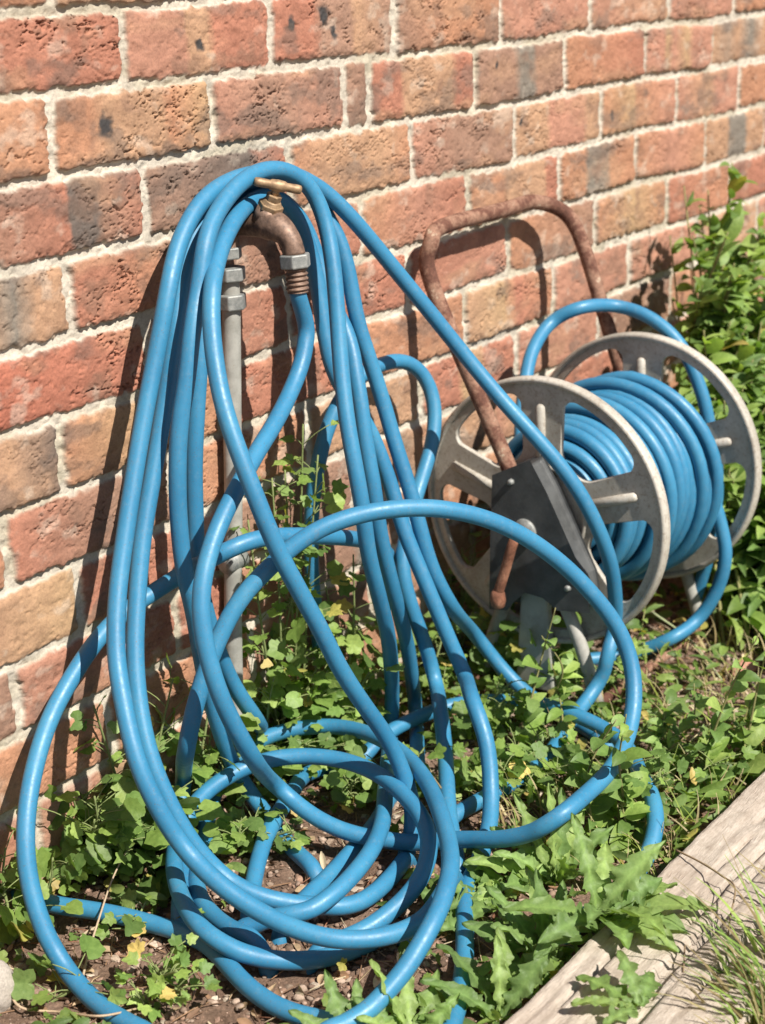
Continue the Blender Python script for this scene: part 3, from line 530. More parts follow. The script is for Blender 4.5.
  [(0.9818,-0.1536,0.0184),(0.999,-0.1389,0.0178),(1.0191,-0.1212,0.0158),(1.0394,-0.1033,0.0193),(1.0543,-0.0915,0.0331),(1.0689,-0.0839,0.0472),(1.0865,-0.0786,0.0559),(1.1064,-0.077,0.0617),(1.1273,-0.0788,0.066),(1.1485,-0.0843,0.0701),(1.1688,-0.0941,0.0737),(1.1868,-0.1087,0.0763),(1.2018,-0.1268,0.0773),(1.2134,-0.1472,0.0771),(1.2209,-0.169,0.0763),(1.2234,-0.1914,0.0752),(1.2215,-0.2135,0.0741),(1.2159,-0.2349,0.0732),(1.2075,-0.2555,0.072),(1.1978,-0.2759,0.0702),(1.187,-0.2957,0.0673),(1.1742,-0.3137,0.0623),(1.1587,-0.3284,0.0547),(1.1401,-0.3379,0.0453),(1.1192,-0.3421,0.0363),(1.0972,-0.3414,0.0289),(1.0748,-0.3368,0.022),(1.0525,-0.3295,0.0165),(1.0304,-0.3204,0.0142),(1.0158,-0.3139,0.0138)],
  [(0.9071,-0.0135,0.0197),(0.9116,-0.0349,0.0179),(0.9183,-0.0569,0.0172),(0.9264,-0.0794,0.0171),(0.934,-0.1018,0.0168),(0.9402,-0.1244,0.0162),(0.9451,-0.1473,0.0156),(0.949,-0.1707,0.0154),(0.9513,-0.1947,0.0155),(0.9496,-0.2178,0.0151),(0.9434,-0.2395,0.0141),(0.9348,-0.2609,0.0134),(0.9271,-0.2822,0.0123),(0.921,-0.3042,0.0114),(0.9174,-0.3273,0.0108),(0.9179,-0.3511,0.0108),(0.9229,-0.3747,0.0108),(0.9281,-0.3982,0.0108),(0.9312,-0.414,0.0108)],
  [(1.3026,-0.0938,0.0131),(1.2782,-0.0867,0.0153),(1.256,-0.0876,0.0185),(1.2363,-0.096,0.0231),(1.2168,-0.1067,0.0278),(1.1959,-0.1171,0.0309),(1.1738,-0.1266,0.0315),(1.1509,-0.1353,0.0299),(1.1279,-0.1439,0.0268),(1.1061,-0.1542,0.0238),(1.0851,-0.1658,0.0203),(1.0644,-0.1784,0.0161),(1.0445,-0.1919,0.0138),(1.0254,-0.206,0.0135)],
  [(1.2719,-0.1922,0.0113),(1.2501,-0.2021,0.0126),(1.228,-0.2113,0.0136),(1.2049,-0.2184,0.0138),(1.1806,-0.2232,0.0127),(1.1562,-0.2271,0.0115),(1.1324,-0.2319,0.0111),(1.1085,-0.2361,0.0111),(1.0842,-0.2395,0.0112),(1.0601,-0.2434,0.0112),(1.0362,-0.2479,0.0111)],
  [(1.3486,-0.1127,0.0201),(1.3718,-0.1151,0.0273),(1.3949,-0.1184,0.0301),(1.4178,-0.1229,0.0307),(1.4401,-0.1289,0.0314),(1.4613,-0.1374,0.0323),(1.4803,-0.1506,0.0333),(1.4957,-0.1686,0.0342),(1.5076,-0.1895,0.0353),(1.5158,-0.212,0.0366),(1.5182,-0.2345,0.0386),(1.5148,-0.2552,0.0412),(1.5104,-0.2765,0.0427),(1.5088,-0.3004,0.0411),(1.5078,-0.3252,0.0367),(1.5026,-0.3481,0.0324),(1.4906,-0.3668,0.0308),(1.4747,-0.3829,0.0315),(1.4568,-0.3976,0.0338),(1.4379,-0.4117,0.0368),(1.419,-0.426,0.0398),(1.401,-0.4411,0.0424),(1.3831,-0.456,0.0436),(1.3646,-0.4697,0.0411),(1.3449,-0.4811,0.0342),(1.3233,-0.488,0.024),(1.3003,-0.4911,0.0156),(1.2769,-0.4925,0.0121),(1.2536,-0.4932,0.0115),(1.2299,-0.4925,0.0116),(1.2056,-0.4902,0.0117),(1.1813,-0.4873,0.012)],
  [(1.521,-0.05,0.1193),(1.5092,-0.0534,0.1404),(1.4969,-0.057,0.1613),(1.4833,-0.0612,0.1808),(1.4682,-0.0663,0.1983),(1.4517,-0.0722,0.2144),(1.4341,-0.0785,0.2292),(1.4154,-0.0854,0.2423),(1.3957,-0.0927,0.2535),(1.3755,-0.1004,0.2638),(1.3552,-0.1086,0.2734),(1.3347,-0.1169,0.2826),(1.314,-0.1248,0.2914),(1.2927,-0.1315,0.3002),(1.2708,-0.1365,0.3087),(1.2486,-0.1404,0.3169),(1.2263,-0.1433,0.3246),(1.2034,-0.1435,0.3319),(1.1802,-0.1412,0.3384),(1.1582,-0.1388,0.3431),(1.137,-0.134,0.3443),(1.1186,-0.126,0.3408),(1.109,-0.1146,0.3339),(1.1109,-0.1021,0.3271),(1.1152,-0.0888,0.3199),(1.1128,-0.0738,0.3107),(1.1003,-0.0598,0.3003),(1.0823,-0.0509,0.2919),(1.0617,-0.045,0.2848),(1.0402,-0.0419,0.2773),(1.0187,-0.0411,0.268),(0.9977,-0.0417,0.2568),(0.9774,-0.0438,0.2447),(0.9576,-0.0464,0.2317),(0.9385,-0.0496,0.2175),(0.9205,-0.0543,0.2023),(0.9037,-0.0606,0.1865),(0.8879,-0.068,0.1705),(0.8736,-0.076,0.1536),(0.8614,-0.0842,0.1351),(0.8522,-0.0923,0.1147),(0.8461,-0.101,0.0934),(0.8422,-0.1112,0.0721),(0.8408,-0.1217,0.0517),(0.8411,-0.1333,0.0338),(0.8396,-0.1494,0.0209),(0.8356,-0.1687,0.0148),(0.8309,-0.1898,0.0121),(0.8269,-0.2123,0.0114),(0.8247,-0.2362,0.0115),(0.8236,-0.2607,0.012)],
  [(1.3751,-0.02,0.1127),(1.3709,-0.0216,0.1364),(1.3669,-0.0233,0.1601),(1.3631,-0.0251,0.1837),(1.3597,-0.027,0.2073),(1.3573,-0.0289,0.2309),(1.3564,-0.0307,0.2547),(1.3571,-0.0323,0.2785),(1.3601,-0.0334,0.3023),(1.3654,-0.0342,0.3259),(1.3724,-0.0354,0.3489),(1.3809,-0.037,0.3713),(1.3923,-0.039,0.3924),(1.4073,-0.0409,0.4109),(1.426,-0.0423,0.4249),(1.4471,-0.0432,0.4338),(1.4696,-0.0439,0.4383),(1.4926,-0.0446,0.4392),(1.5149,-0.0457,0.437),(1.5349,-0.0489,0.4297),(1.5497,-0.055,0.4156),(1.5561,-0.0626,0.3953),(1.5537,-0.0694,0.3733),(1.5455,-0.0743,0.3517),(1.5334,-0.0777,0.3317),(1.5186,-0.0802,0.3137),(1.5029,-0.0824,0.296),(1.4872,-0.0848,0.278),(1.4722,-0.0873,0.2594),(1.4582,-0.0904,0.2405),(1.4465,-0.0945,0.2211),(1.4401,-0.0998,0.1995),(1.4394,-0.1057,0.1768),(1.4421,-0.1112,0.1539),(1.4467,-0.1163,0.1312),(1.4518,-0.12,0.1096),(1.4556,-0.1228,0.0902),(1.4545,-0.1286,0.0728),(1.4454,-0.1387,0.0633),(1.4314,-0.1503,0.0627),(1.415,-0.163,0.0653),(1.3974,-0.1765,0.068),(1.3793,-0.1907,0.0679),(1.3609,-0.2055,0.0636),(1.3425,-0.2201,0.057),(1.3241,-0.2342,0.0502),(1.3056,-0.248,0.0435),(1.2869,-0.2617,0.0374),(1.2684,-0.2755,0.032),(1.2501,-0.2899,0.0272),(1.2322,-0.3051,0.0226),(1.2144,-0.3207,0.0183)]]
F_STRAND = 5
# ------------------------------------------------------------------ the long hose (strands are real 3D runs in metres)
HR = .0088
HPTS = []
hose = empty('garden_hose', (1.2, -.2, 0), 'long blue garden hose draped over the tap and heaped in coils on the ground', 'hose')
def resample(P, step):
    L = np.r_[0, np.cumsum(np.linalg.norm(np.diff(P, axis=0), axis=1))]
    s = np.linspace(0, L[-1], max(2, int(L[-1]/step)))
    return np.stack([np.interp(s, L, P[:, k]) for k in range(3)], 1)
mb = MB()
for q, P in enumerate(HOSE_STRANDS):
    P = [np.array(p) for p in P]
    if q == F_STRAND:                                    # this one starts in the tap's coupling
        P = [p for p in P if p[2] < HOSE_TOP[2]-.03]
        P = [HOSE_TOP+np.array([0, 0, .002]), HOSE_TOP-np.array([0, 0, .006])]+P
    def tail_under(p, q):                                # the hidden ends dive into the loose soil
        t = (p-q)/np.linalg.norm(p-q); t[2] = 0
        return [p+t*.012+[0, 0, -.004], p+t*.022+[0, 0, -.014], p+t*.027+[0, 0, -.03]]
    if P[-1][2] < .04: P = P+tail_under(P[-1], P[-2])
    if q != F_STRAND and P[0][2] < .04: P = tail_under(P[0], P[1])[::-1]+P
    HPTS.append(resample(catmull(P, 6), .008)); mb.tube(resample(catmull(P, 6), .004), HR, 20)
mb.build('tubing', MAT['hose'], hose)
mb = MB()
R_ = []; PP = []
for k in range(41):
    t = k/40; PP.append(HOSE_MOUTH*(1-t)+(HOSE_TOP+[0, 0, -.003])*t); R_.append(.0110+.0010*math.sin(t*2*math.pi*5))
mb.tube(PP, R_, 22)
mb.build('threaded_tail', MAT['bronze'], hose)

# ------------------------------------------------------------------ hose reel
RX0, RX1, RD, RZ, RR = 1.622, 1.873, .180, .241, .1655
reel = empty('hose_reel', ((RX0+RX1)/2, -RD, 0), 'grey hose reel with two spoked side discs and rusty push handle', 'hose reel')
def wheel(name, X, thick, zc, face):
    cu = bpy.data.curves.new(name, 'CURVE'); cu.dimensions = '2D'; cu.fill_mode = 'BOTH'
    cu.extrude = thick/2; cu.bevel_depth = .0012; cu.bevel_resolution = 1
    def poly(pts):
        s = cu.splines.new('POLY'); s.points.add(len(pts)-1)
        for p, q in zip(s.points, pts): p.co = (q[0], q[1], 0, 1)
        s.use_cyclic_u = True
    poly([(RR*math.cos(a), RR*math.sin(a)) for a in np.linspace(0, 2*math.pi, 120, endpoint=False)])
    for k in range(5):
        am = math.radians(90+36+72*k)
        ri, ro = .070, .152
        hi, ho = math.radians(19), math.radians(24.5)
        pts = []
        def corner(r, a, dr, da, n=6):
            for i in range(n+1):
                t = i/n; e = math.pi/2*t
                pts.append((r, a, dr, da, e))
        # rounded window: corners blended in polar space
        cr = .019
        seq = []
        def arc(r, a0, a1, n):
            for i in range(n+1): seq.append((r, a0+(a1-a0)*i/n))
        def rc(r, a, sr, sa, order):
            for i in range(1, 6):
                e = math.pi/2*i/6
                c, s_ = (math.cos(e), math.sin(e)) if order else (math.sin(e), math.cos(e))
                seq.append((r-sr*cr*(1-s_), a-sa*cr/r*(1-c)))
        arc(ro, am-ho+cr/ro, am+ho-cr/ro, 14); rc(ro, am+ho, 1, 1, False) if False else None
        for i in range(1, 6):
            e = math.pi/2*i/6; seq.append((ro-cr*(1-math.cos(e)), am+ho-cr/ro*(1-math.sin(e))))
        for i in range(1, 6):
            e = math.pi/2*i/6; seq.append((ri+cr*(1-math.sin(e)), am+hi-cr/ri*(1-math.cos(e))))
        arc(ri, am+hi-cr/ri, am-hi+cr/ri, 8)
        for i in range(1, 6):
            e = math.pi/2*i/6; seq.append((ri+cr*(1-math.cos(e)), am-hi+cr/ri*(1-math.sin(e))))
        for i in range(1, 6):
            e = math.pi/2*i/6; seq.append((ro-cr*(1-math.sin(e)), am-ho+cr/ro*(1-math.cos(e))))
        poly([(r*math.cos(a), r*math.sin(a)) for r, a in seq])
    tmp = bpy.data.objects.new(name+'_tmp', cu); COL.objects.link(tmp)
    bpy.context.view_layer.update()
    me = bpy.data.meshes.new_from_object(tmp.evaluated_get(bpy.context.evaluated_depsgraph_get()))
    bpy.data.objects.remove(tmp)
    # curve x -> world -y, curve y -> world z, curve z -> world x
    me.transform(Matrix(((0, 0, 1, X), (-1, 0, 0, -RD), (0, 1, 0, zc), (0, 0, 0, 1))))
    me.name = name
    o = link(name, me, MAT['disc'], reel, smooth=False)
    # rolled rim, raised spoke ribs and hub ring
    mb = MB()
    a = np.linspace(0, 2*math.pi, 97)
    prof = [(RR-.004, -.007), (RR+.0005, -.0085), (RR+.003, -.006), (RR+.003, .006), (RR+.0005, .0085), (RR-.004, .007), (RR-.004, -.007)]
    V = []; Fc = []
    for aa in a[:-1]:
        for r, w in prof[:-1]: V.append((X+w, -RD-r*math.cos(aa), zc+r*math.sin(aa)))
    n = len(prof)-1; na = len(a)-1
    for i in range(na):
        for j in range(n):
            Fc.append((i*n+j, ((i+1) % na)*n+j, ((i+1) % na)*n+(j+1) % n, i*n+(j+1) % n))
    mb.add(V, Fc); rim = mb.build('rim', MAT['disc'], o)
    mb = MB()
    for k in range(5):
        aa = math.radians(90+72*k); e = np.array([0, -math.cos(aa), math.sin(aa)]); t = np.array([0, math.sin(aa), math.cos(aa)])
        cc = np.array([X, -RD, zc])
        for s_ in (-1, 1):
            for off in ((-.0,) if s_*face > 0 else (-.013, .013)):
                fx = s_*(thick/2+.0025)
                p0 = cc+e*.060+t*off*.8+[fx, 0, 0]; p1 = cc+e*.137+t*off*1.35+[fx, 0, 0]
                mb.tube([p0, p0*.96+p1*.04, p0*.04+p1*.96, p1], [.0026, .0060, .0060, .0026], 10)
        aw = math.radians(20)
    for rr_ in (.060,):
        V = []; Fc = []
        for aa in a[:-1]:
            for r, w in ((rr_-.003, -thick/2-.004), (rr_+.003, -thick/2-.004), (rr_+.003, thick/2+.004), (rr_-.003, thick/2+.004)):
                V.append((X+w, -RD-r*math.cos(aa), zc+r*math.sin(aa)))
        for i in range(na):
            for j in range(4): Fc.append((i*4+j, ((i+1) % na)*4+j, ((i+1) % na)*4+(j+1) % 4, i*4+(j+1) % 4))
        mb.add(V, Fc)
    mb.build('spoke_rib', MAT['disc'], o)
    return o
wheel('side_disc', RX0, .005, RZ, -1)
wheel('side_disc', RX1, .005, RZ+.003, -1)
mb = MB(); mb.tube([(RX0+.003, -RD, RZ), (RX1-.003, -RD, RZ+.002)], .052, 40)
mb.build('drum', MAT['disc'], reel)
# push handle: one bent rusty tube leaning back to the wall
hl = RX0-.026; hr = RX1+.028
def hp(px, py, X): return atx(px, py, X)
top_l = atx(427, 262, hl); top_r = atx(578, 232, hr)
P = [atx(516, 487, hl), atx(505, 458, hl), atx(478, 395, hl), atx(452, 335, hl), atx(434, 290, hl), atx(426.5, 262, hl), atx(431, 243, hl+.004)]
yb = P[-1][1]; zt2 = P[-1][2]
P.append(np.array([hl+.020, yb+.004, zt2+.012]))
for t in (.2, .4, .6, .8):
    P.append(np.array([hl+(hr-hl)*t, yb+.005, zt2+.016]))
Pr = [atx(559, 209, hr-.015), atx(575, 226, hr-.001), atx(588, 260, hr), atx(600, 300, hr), atx(612, 340, hr), atx(628, 395, hr), atx(642, 440, hr)]
# keep the two legs in parallel planes: the far leg follows the same lean as the near one
P += Pr
mb = MB(); mb.tube(catmull(P, 7), .0098, 18)
mb.build('push_handle', MAT['rust'], reel)
# black bracket on the near side
def bracket(X0, X1, mirror=False):
    pts = [(500, 476), (533, 463), (548, 492), (585, 575), (590, 606), (562, 604), (548, 592), (528, 586), (516, 596), (509, 604), (497, 603), (498, 540)]
    Q = [atx(x, y, RX0-.03) for x, y in pts]
    mbk = MB(); n = len(Q)
    V = [(X0, q[1], q[2]) for q in Q]+[(X1, q[1], q[2]) for q in Q]
    Fc = [tuple(range(n)), tuple(range(2*n-1, n-1, -1))]+[(i, (i+1) % n, n+(i+1) % n, n+i) for i in range(n)]
    mbk.add(V, Fc); return mbk
b = bracket(RX0-.040, RX0-.010).build('bracket', MAT['black'], reel, smooth=False); bevel_obj(b, .005, 3)
b2 = bracket(RX1+.010, RX1+.040).build('bracket', MAT['black'], reel, smooth=False); bevel_obj(b2, .005, 3)
ax = atx(524, 532, RX0-.042)
mb = MB(); mb.tube([(RX0-.039, ax[1], ax[2]), (RX0-.044, ax[1], ax[2])], [.0165, .0155], 28)
mb.build('bearing_ring', MAT['zinc'], reel)
for p in ((511, 482), (568, 588)):
    mb = MB(); q = atx(p[0], p[1], RX0-.041); mb.tube([(RX0-.038, q[1], q[2]), (RX0-.045, q[1], q[2])], [.0045, .0035], 8)
    mb.build('bolt', MAT['zinc'], reel)
mb = MB(); K0 = np.array([RX0-.040, ax[1], ax[2]]); K1 = K0+[-.028, 0, -.004]
kp = atx(498, 600, K1[0]-.004)
mb.tube(catmull([K0, K0+[-.016, 0, 0], K1+[0, .0, -.004], K1*.55+kp*.45, kp+[0, 0, .008]], 6), .0062, 14)
ck = mb.build('crank', MAT['crank'], reel)
mb = MB(); mb.tube([kp+[0, 0, .013], kp+[0, 0, .009], kp+[0, 0, 0], kp+[0, 0, -.008], kp+[0, 0, -.011]], [.006, .0085, .0098, .008, .004], 16)
mb.build('crank_knob', MAT['crank'], ck)
# stand: a moulded A-frame on each side with tube feet
for X in (RX0-.016, RX1+.016):
    mb = MB()
    mb.tube(catmull([(X, -RD-.012, RZ-.06), (X, -RD-.055, .10), (X, -RD-.085, .012)], 6), .0085, 14)
    mb.tube(catmull([(X, -RD+.012, RZ-.06), (X, -RD+.055, .10), (X, -RD+.085, .012)], 6), .0085, 14)
    mb.build('stand_leg', MAT['pipe'], reel)
mb = MB()
for yy in (-RD-.085, -RD+.085):
    mb = MB(); mb.tube([(RX0-.03, yy, .010), (RX1+.03, yy, .008)], .0065, 14)
    mb.build('foot_bar', MAT['rust'], reel)
mb = MB()
for X in (RX0-.016,):
    V = [(X-.006, -RD-.026, .012), (X-.006, -RD+.030, .012), (X-.006, -RD+.020, RZ-.09), (X-.006, -RD-.016, RZ-.09)]
    V += [(v[0]+.012, v[1], v[2]) for v in V]
    mb.add(V, [(0, 1, 2, 3), (7, 6, 5, 4), (0, 4, 5, 1), (1, 5, 6, 2), (2, 6, 7, 3), (3, 7, 4, 0)])
bevel_obj(mb.build('stand_panel', MAT['pipe'], reel, smooth=False), .003)

# hose wound on the reel
rng = np.random.default_rng(4)
wound = empty('garden_hose', ((RX0+RX1)/2, -RD, .1), 'blue hose wound on the reel, slack loop above and tail curving to the ground', 'hose')
mb = MB()
def helix(r, x0, x1, turns, a0, rj=.0, sag=0, seed=0, tilt=0):
    g = np.random.default_rng(seed); n = int(turns*48); out = []
    ph = g.uniform(0, 6, 4)
    for i in range(n+1):
        t = i/n; a = a0+t*turns*2*math.pi
        rr = r+rj*math.sin(a*.37+ph[0])+rj*.7*math.sin(a*1.13+ph[1])
        edge = min(1.0, min(i, n-i)/20.0); rr = rr*(.60+.40*edge) if r > .07 else rr     # the ends tuck under the outer turns
        x = x0+(x1-x0)*t+.004*math.sin(a*.61+ph[2])+tilt*math.cos(a+ph[3])
        out.append((x, -RD-rr*math.cos(a), RZ+rr*math.sin(a)-sag*max(0, -math.sin(a))))
    return np.array(out)
XI0, XI1 = RX0+.017, RX1-.017
mb.tube(helix(.0608, XI0, XI1, 12, 0, 0, 0, 1), HR, 14)
mb.tube(helix(.0775, XI1-.004, XI0+.004, 11.5, 1, .0, 0, 2), HR, 14)
mb.tube(helix(.0940, XI0+.004, XI1-.002, 10.3, 2, .0015, .004, 3, .003), HR, 16)
mb.tube(helix(.1085, XI0+.060, XI1-.030, 4.6, 1.2, .003, .010, 6, .010), HR, 16)
mb.tube(helix(.1110, XI1-.004, XI0+.125, 3.6, .3, .004, .014, 9, .013), HR, 16)
mb.tube(helix(.1240, XI1-.070, XI1-.016, 2.3, 2.2, .005, .022, 12, .018), HR, 16)
tail = [atx(572, 405, XI1-.055), atx(600, 389, XI1-.040), atx(640, 392, XI1-.026), atx(678, 425, XI1-.012), atx(706, 478, XI1-.006), atx(722, 530, XI1-.004),
        atx(725, 560, XI1-.008), atx(716, 592, XI1-.014), atx(697, 620, XI1-.03), atz(672, 638, .035), atz(640, 651, .014), atz(612, 657, .0125), atz(585, 660, .0125), atz(560, 664, .0125)]
mb.tube(catmull(tail, 8), HR, 18)
loop = [atx(523, 470, XI0+.03), atx(521, 430, XI0+.05), atx(525, 385, XI0+.09), atx(533, 350, XI0+.13), atx(551, 323, XI0+.175), atx(580, 308, XI1-.02), atx(615, 306, RX1+.014),
        atx(650, 318, RX1+.024), atx(680, 345, RX1+.026), atx(700, 388, RX1+.026), atx(710, 430, RX1+.026), atx(717, 480, RX1+.024), atx(712, 540, RX1+.024), atx(695, 600, RX1+.024)]
mb.tube(catmull(loop, 8), HR, 18)
mb.build('tubing', MAT['hose'], wound)
HP = np.concatenate(HPTS)
HP = HP[HP[:, 2] > -.005]
def near_hose(p, r):
    return bool((((HP-np.asarray(p))**2).sum(1) < r*r).any())
# ------------------------------------------------------------------ plants
def frame(fwd, up):
    f = np.array(fwd, float); f /= np.linalg.norm(f)+1e-9
    u = np.array(up, float); u = u-f*(u @ f)
    if np.linalg.norm(u) < 1e-4: u = np.array([f[1], -f[0], .1])
    u /= np.linalg.norm(u); s = np.cross(f, u)
    return f, u, s
def strip_leaf(mb, base, fwd, up, L, wf, col, nl=12, bend=.6, fold=.25, ruf=.0, skew=0.0, rng=None, midcol=None):
    """a long leaf: wf(t) half width, bending away from its up side"""
    f, u, s = frame(fwd, up)
    p = np.array(base, float); V = []; Cc = []; d = f.copy(); uu = u.copy()
    st = L/nl
    for i in range(nl+1):
        t = i/nl; w = wf(t)
        for k in (-1, -.5, 0, .5, 1):
            rise = fold*abs(k)*w + (ruf*math.sin(t*23+k*5) if abs(k) > .4 else 0)
            V.append(p+s*w*k+uu*rise-d*skew*w*abs(k))
            c = np.array(col)*(1.0 if k else 1.0)
            if k == 0 and midcol is not None: c = np.array(midcol)
            Cc.append(c)
        an = -bend/nl*(.4+1.2*t); ca, sa = math.cos(an), math.sin(an)
        d, uu = d*ca+uu*sa, uu*ca-d*sa
        p = p+d*st
    F = [(i*5+j, i*5+j+1, i*5+j+6, i*5+j+5) for i in range(nl) for j in range(4)]
    mb.add(V, F, np.array(Cc))
def jag(W, n=5, depth=.6, ph=0):
    amp = [random.Random(int(W*1e5)+n*7+int(ph*999)+k).uniform(.55, 1.0) for k in range(n+3)]
    def w(t):
        env = W*min(1, .22+1.5*t**.9)*(1-max(0, t-.66)/.34)**.75 if t < 1 else 0
        q = t*n+ph; k = int(q); fr = q-k
        lobe = (fr/.62)**1.15 if fr < .62 else max(0, 1-(fr-.62)/.38)**1.3
        tooth = .14*((q*3.3) % 1)
        v = (1-depth)+depth*lobe*amp[k]+tooth
        if t > .80: v = max(v, .75)
        return max(env*v, .0008 if t < .98 else .0002)
    return w
def lance(W):
    return lambda t: max(W*math.sin(math.pi*min(1, t**.75))**.8*(1 if t > .12 else .5), .0004)
def blade(W):
    return lambda t: max(W*(1-t**2.2)*(.75 if t < .1 else 1), .0003)
def oval(W):
    return lambda t: max(W*(math.sin(math.pi*(.02+.96*t))**.6), .0004)
LOBES = [  # outline radius against angle (degrees from the tip)
    [(0, 1.0), (14, .90), (24, .74), (36, .82), (52, .92), (66, .86), (80, .66), (96, .74), (114, .80), (132, .70), (150, .52), (166, .40), (180, .22)],
    [(0, 1.0), (16, .97), (30, .84), (44, .86), (60, .90), (76, .78), (92, .78), (110, .80), (130, .72), (150, .66), (168, .46), (180, .16)],
    [(0, 1.0), (10, .84), (20, .72), (30, .60), (40, .66), (54, .78), (62, .66), (76, .50), (90, .56), (104, .60), (120, .46), (145, .38), (180, .2)]]
def lobed_leaf(mb, base, fwd, up, R, col, rng, kind=None):
    f, u, s = frame(fwd, up)
    k = rng.integers(len(LOBES)) if kind is None else kind
    pr = LOBES[k]; a0 = np.array([p[0] for p in pr]); r0 = np.array([p[1] for p in pr])
    ang = np.concatenate([a0[:-1], 360-a0[::-1][:-1]]) if False else np.concatenate([a0, 360-a0[-2:0:-1]])
    rad = np.interp(np.where(ang > 180, 360-ang, ang), a0, r0)*(1+rng.uniform(-.07, .07, len(ang)))
    an = np.radians(ang); c = np.array(base)+f*R*.30
    cup = rng.uniform(-.25, .45); roll = rng.uniform(-.5, .5); droop = rng.uniform(.0, .6)
    V = [c]; n = len(an)
    for q in (.5, 1.0):
        for a, r in zip(an, rad):
            x = math.cos(a)*r*R*.72*q; y = math.sin(a)*r*R*.72*q
            h = cup*abs(y)*.7-droop*max(x, 0)**2/R*.8+roll*x*y/R+.05*R*rng.uniform(-1, 1)*q
            V.append(c+f*x+s*y+u*h)
    F = [(0, 1+i, 1+(i+1) % n) for i in range(n)]+[(1+i, 1+n+i, 1+n+(i+1) % n, 1+(i+1) % n) for i in range(n)]
    mb.add(V, F, col)
GRN = [(.125, .205, .048), (.165, .255, .062), (.10, .175, .045), (.20, .285, .080), (.15, .235, .075), (.085, .150, .042)]
YLW = [(.30, .29, .08), (.42, .34, .12)]
def gcol(rng, bright=1.0, yl=.03):
    bright = bright*1.12*np.array([1.08, 1.0, 1.0])
    c = np.array(GRN[rng.integers(len(GRN))]) if rng.random() > yl else np.array(YLW[rng.integers(2)])
    return c*rng.uniform(.8, 1.25)*bright
STEMC = (.20, .24, .09); STEMR = (.26, .15, .08)
def rdir(rng, elev):
    a = rng.uniform(0, 2*math.pi); return np.array([math.cos(a)*math.cos(elev), math.sin(a)*math.cos(elev), math.sin(elev)])
UPV = np.array([0, -.42, .9])                             # leaves turn their faces to the light
SUNV = -np.array(SUN_DIR[:])
def thing_plant(name, base, label, cat, group, sm, lm, leafmat='leaf'):
    e = empty(name, base, label, cat, group)
    if sm.n: sm.build('stem', MAT['bark'], e)
    lm.build('leaves', MAT[leafmat], e)
    return e
def weed(base, h, nst, seed, label, spread=.05, ls=.013, nleaf=9, lean=(0, -.02), group='leafy weeds at the foot of the wall', kind=None, bright=1.0, name='leafy_weed', tipto=None):
    """broad-leaved weed: several stems with stalked lobed leaves"""
    rng = np.random.default_rng(seed); sm = MB(); lm = MB(); b = np.array([base[0], base[1], float(gh(base[0], base[1]))-.003])
    for s_ in range(nst):
        a = rng.uniform(0, 2*math.pi); hh = h*(1 if s_ == 0 else rng.uniform(.55, 1.0))
        tip = b+np.array([math.cos(a)*spread+lean[0], math.sin(a)*spread*.8+lean[1], hh])
        if tipto is not None and s_ < len(tipto): tip = np.array(tipto[s_])
        tip[1] = min(tip[1], -.012)
        mid = (b+tip)/2+np.array([rng.uniform(-.012, .012), rng.uniform(-.012, .008), hh*.08])
        P = catmull([b, mid, tip], 7); sm.tube(P, np.linspace(.0019, .0010, len(P)), 6, col=STEMC)
        n = nleaf+rng.integers(-1, 3)
        for i in range(n):
            t = .14+.86*(i+.3)/n; q = P[min(len(P)-1, int(t*(len(P)-1)))]
            dr = rdir(rng, rng.uniform(.0, .6)); st = ls*rng.uniform(.5, 1.7)
            e = q+dr*st+np.array([0, -.2*st, .25*st]); e[1] = min(e[1], -.010)
            R_l = ls*rng.uniform(.7, 1.35)*(1.15-.35*t)
            if near_hose(e+dr*R_l*.4, HR+.25*R_l): continue
            sm.tube(catmull([q, (q+e)/2+[0, 0, .002], e], 2), .0006, 5, col=STEMC)
            up = .75*SUNV+rng.normal(size=3)*.38
            lobed_leaf(lm, e, dr*[1, 1, .4]+[0, 0, -.1], up, R_l, gcol(rng, bright), rng, kind)
    return thing_plant(name, b, label, 'weed', group, sm, lm)
def spire(base, tip, seed, label, nl=26, LL=.055, W=.0075, group='tall narrow-leaved plants at the wall', branches=0, bright=1.0, name='tall_plant'):
    """upright plant with pairs of narrow leaves"""
    rng = np.random.default_rng(seed); sm = MB(); lm = MB()
    b = np.array([base[0], base[1], float(gh(base[0], base[1]))-.003]); tip = np.array(tip)
    def run(p0, p1, n, L0):
        mid = (p0+p1)/2+np.array([rng.uniform(-.015, .015), rng.uniform(-.015, .01), 0])
        P = catmull([p0, mid, p1], 10); hgt = np.linalg.norm(p1-p0)
        sm.tube(P, np.linspace(.0026, .0011, len(P))*(.6 if L0 < .05 else 1), 7, col=np.array(STEMR)*.35+np.array(STEMC)*.65)
        for i in range(n):
            t = .10+.90*i/n; q = P[min(len(P)-1, int(t*(len(P)-1)))]
            dr = rdir(rng, rng.uniform(.1, .75)); dr[1] = -abs(dr[1])*.9+.15
            L = L0*rng.uniform(.6, 1.25)*(1.0-.45*t)
            strip_leaf(lm, q, dr, SUNV*.6+rng.normal(size=3)*.3+[0, 0, .4], L, lance(W*L/L0*rng.uniform(.8, 1.4)), gcol(rng, bright, .02), 7, rng.uniform(.3, 1.4), .3)
    run(b, tip, nl, LL)
    for k in range(branches):
        t = rng.uniform(.35, .85); q = b+(tip-b)*t
        run(q, q+np.array([rng.uniform(-.07, .07), rng.uniform(-.07, .0), rng.uniform(.07, .16)]), nl//2, LL*.8)
    return thing_plant(name, b, label, 'plant', group, sm, lm)
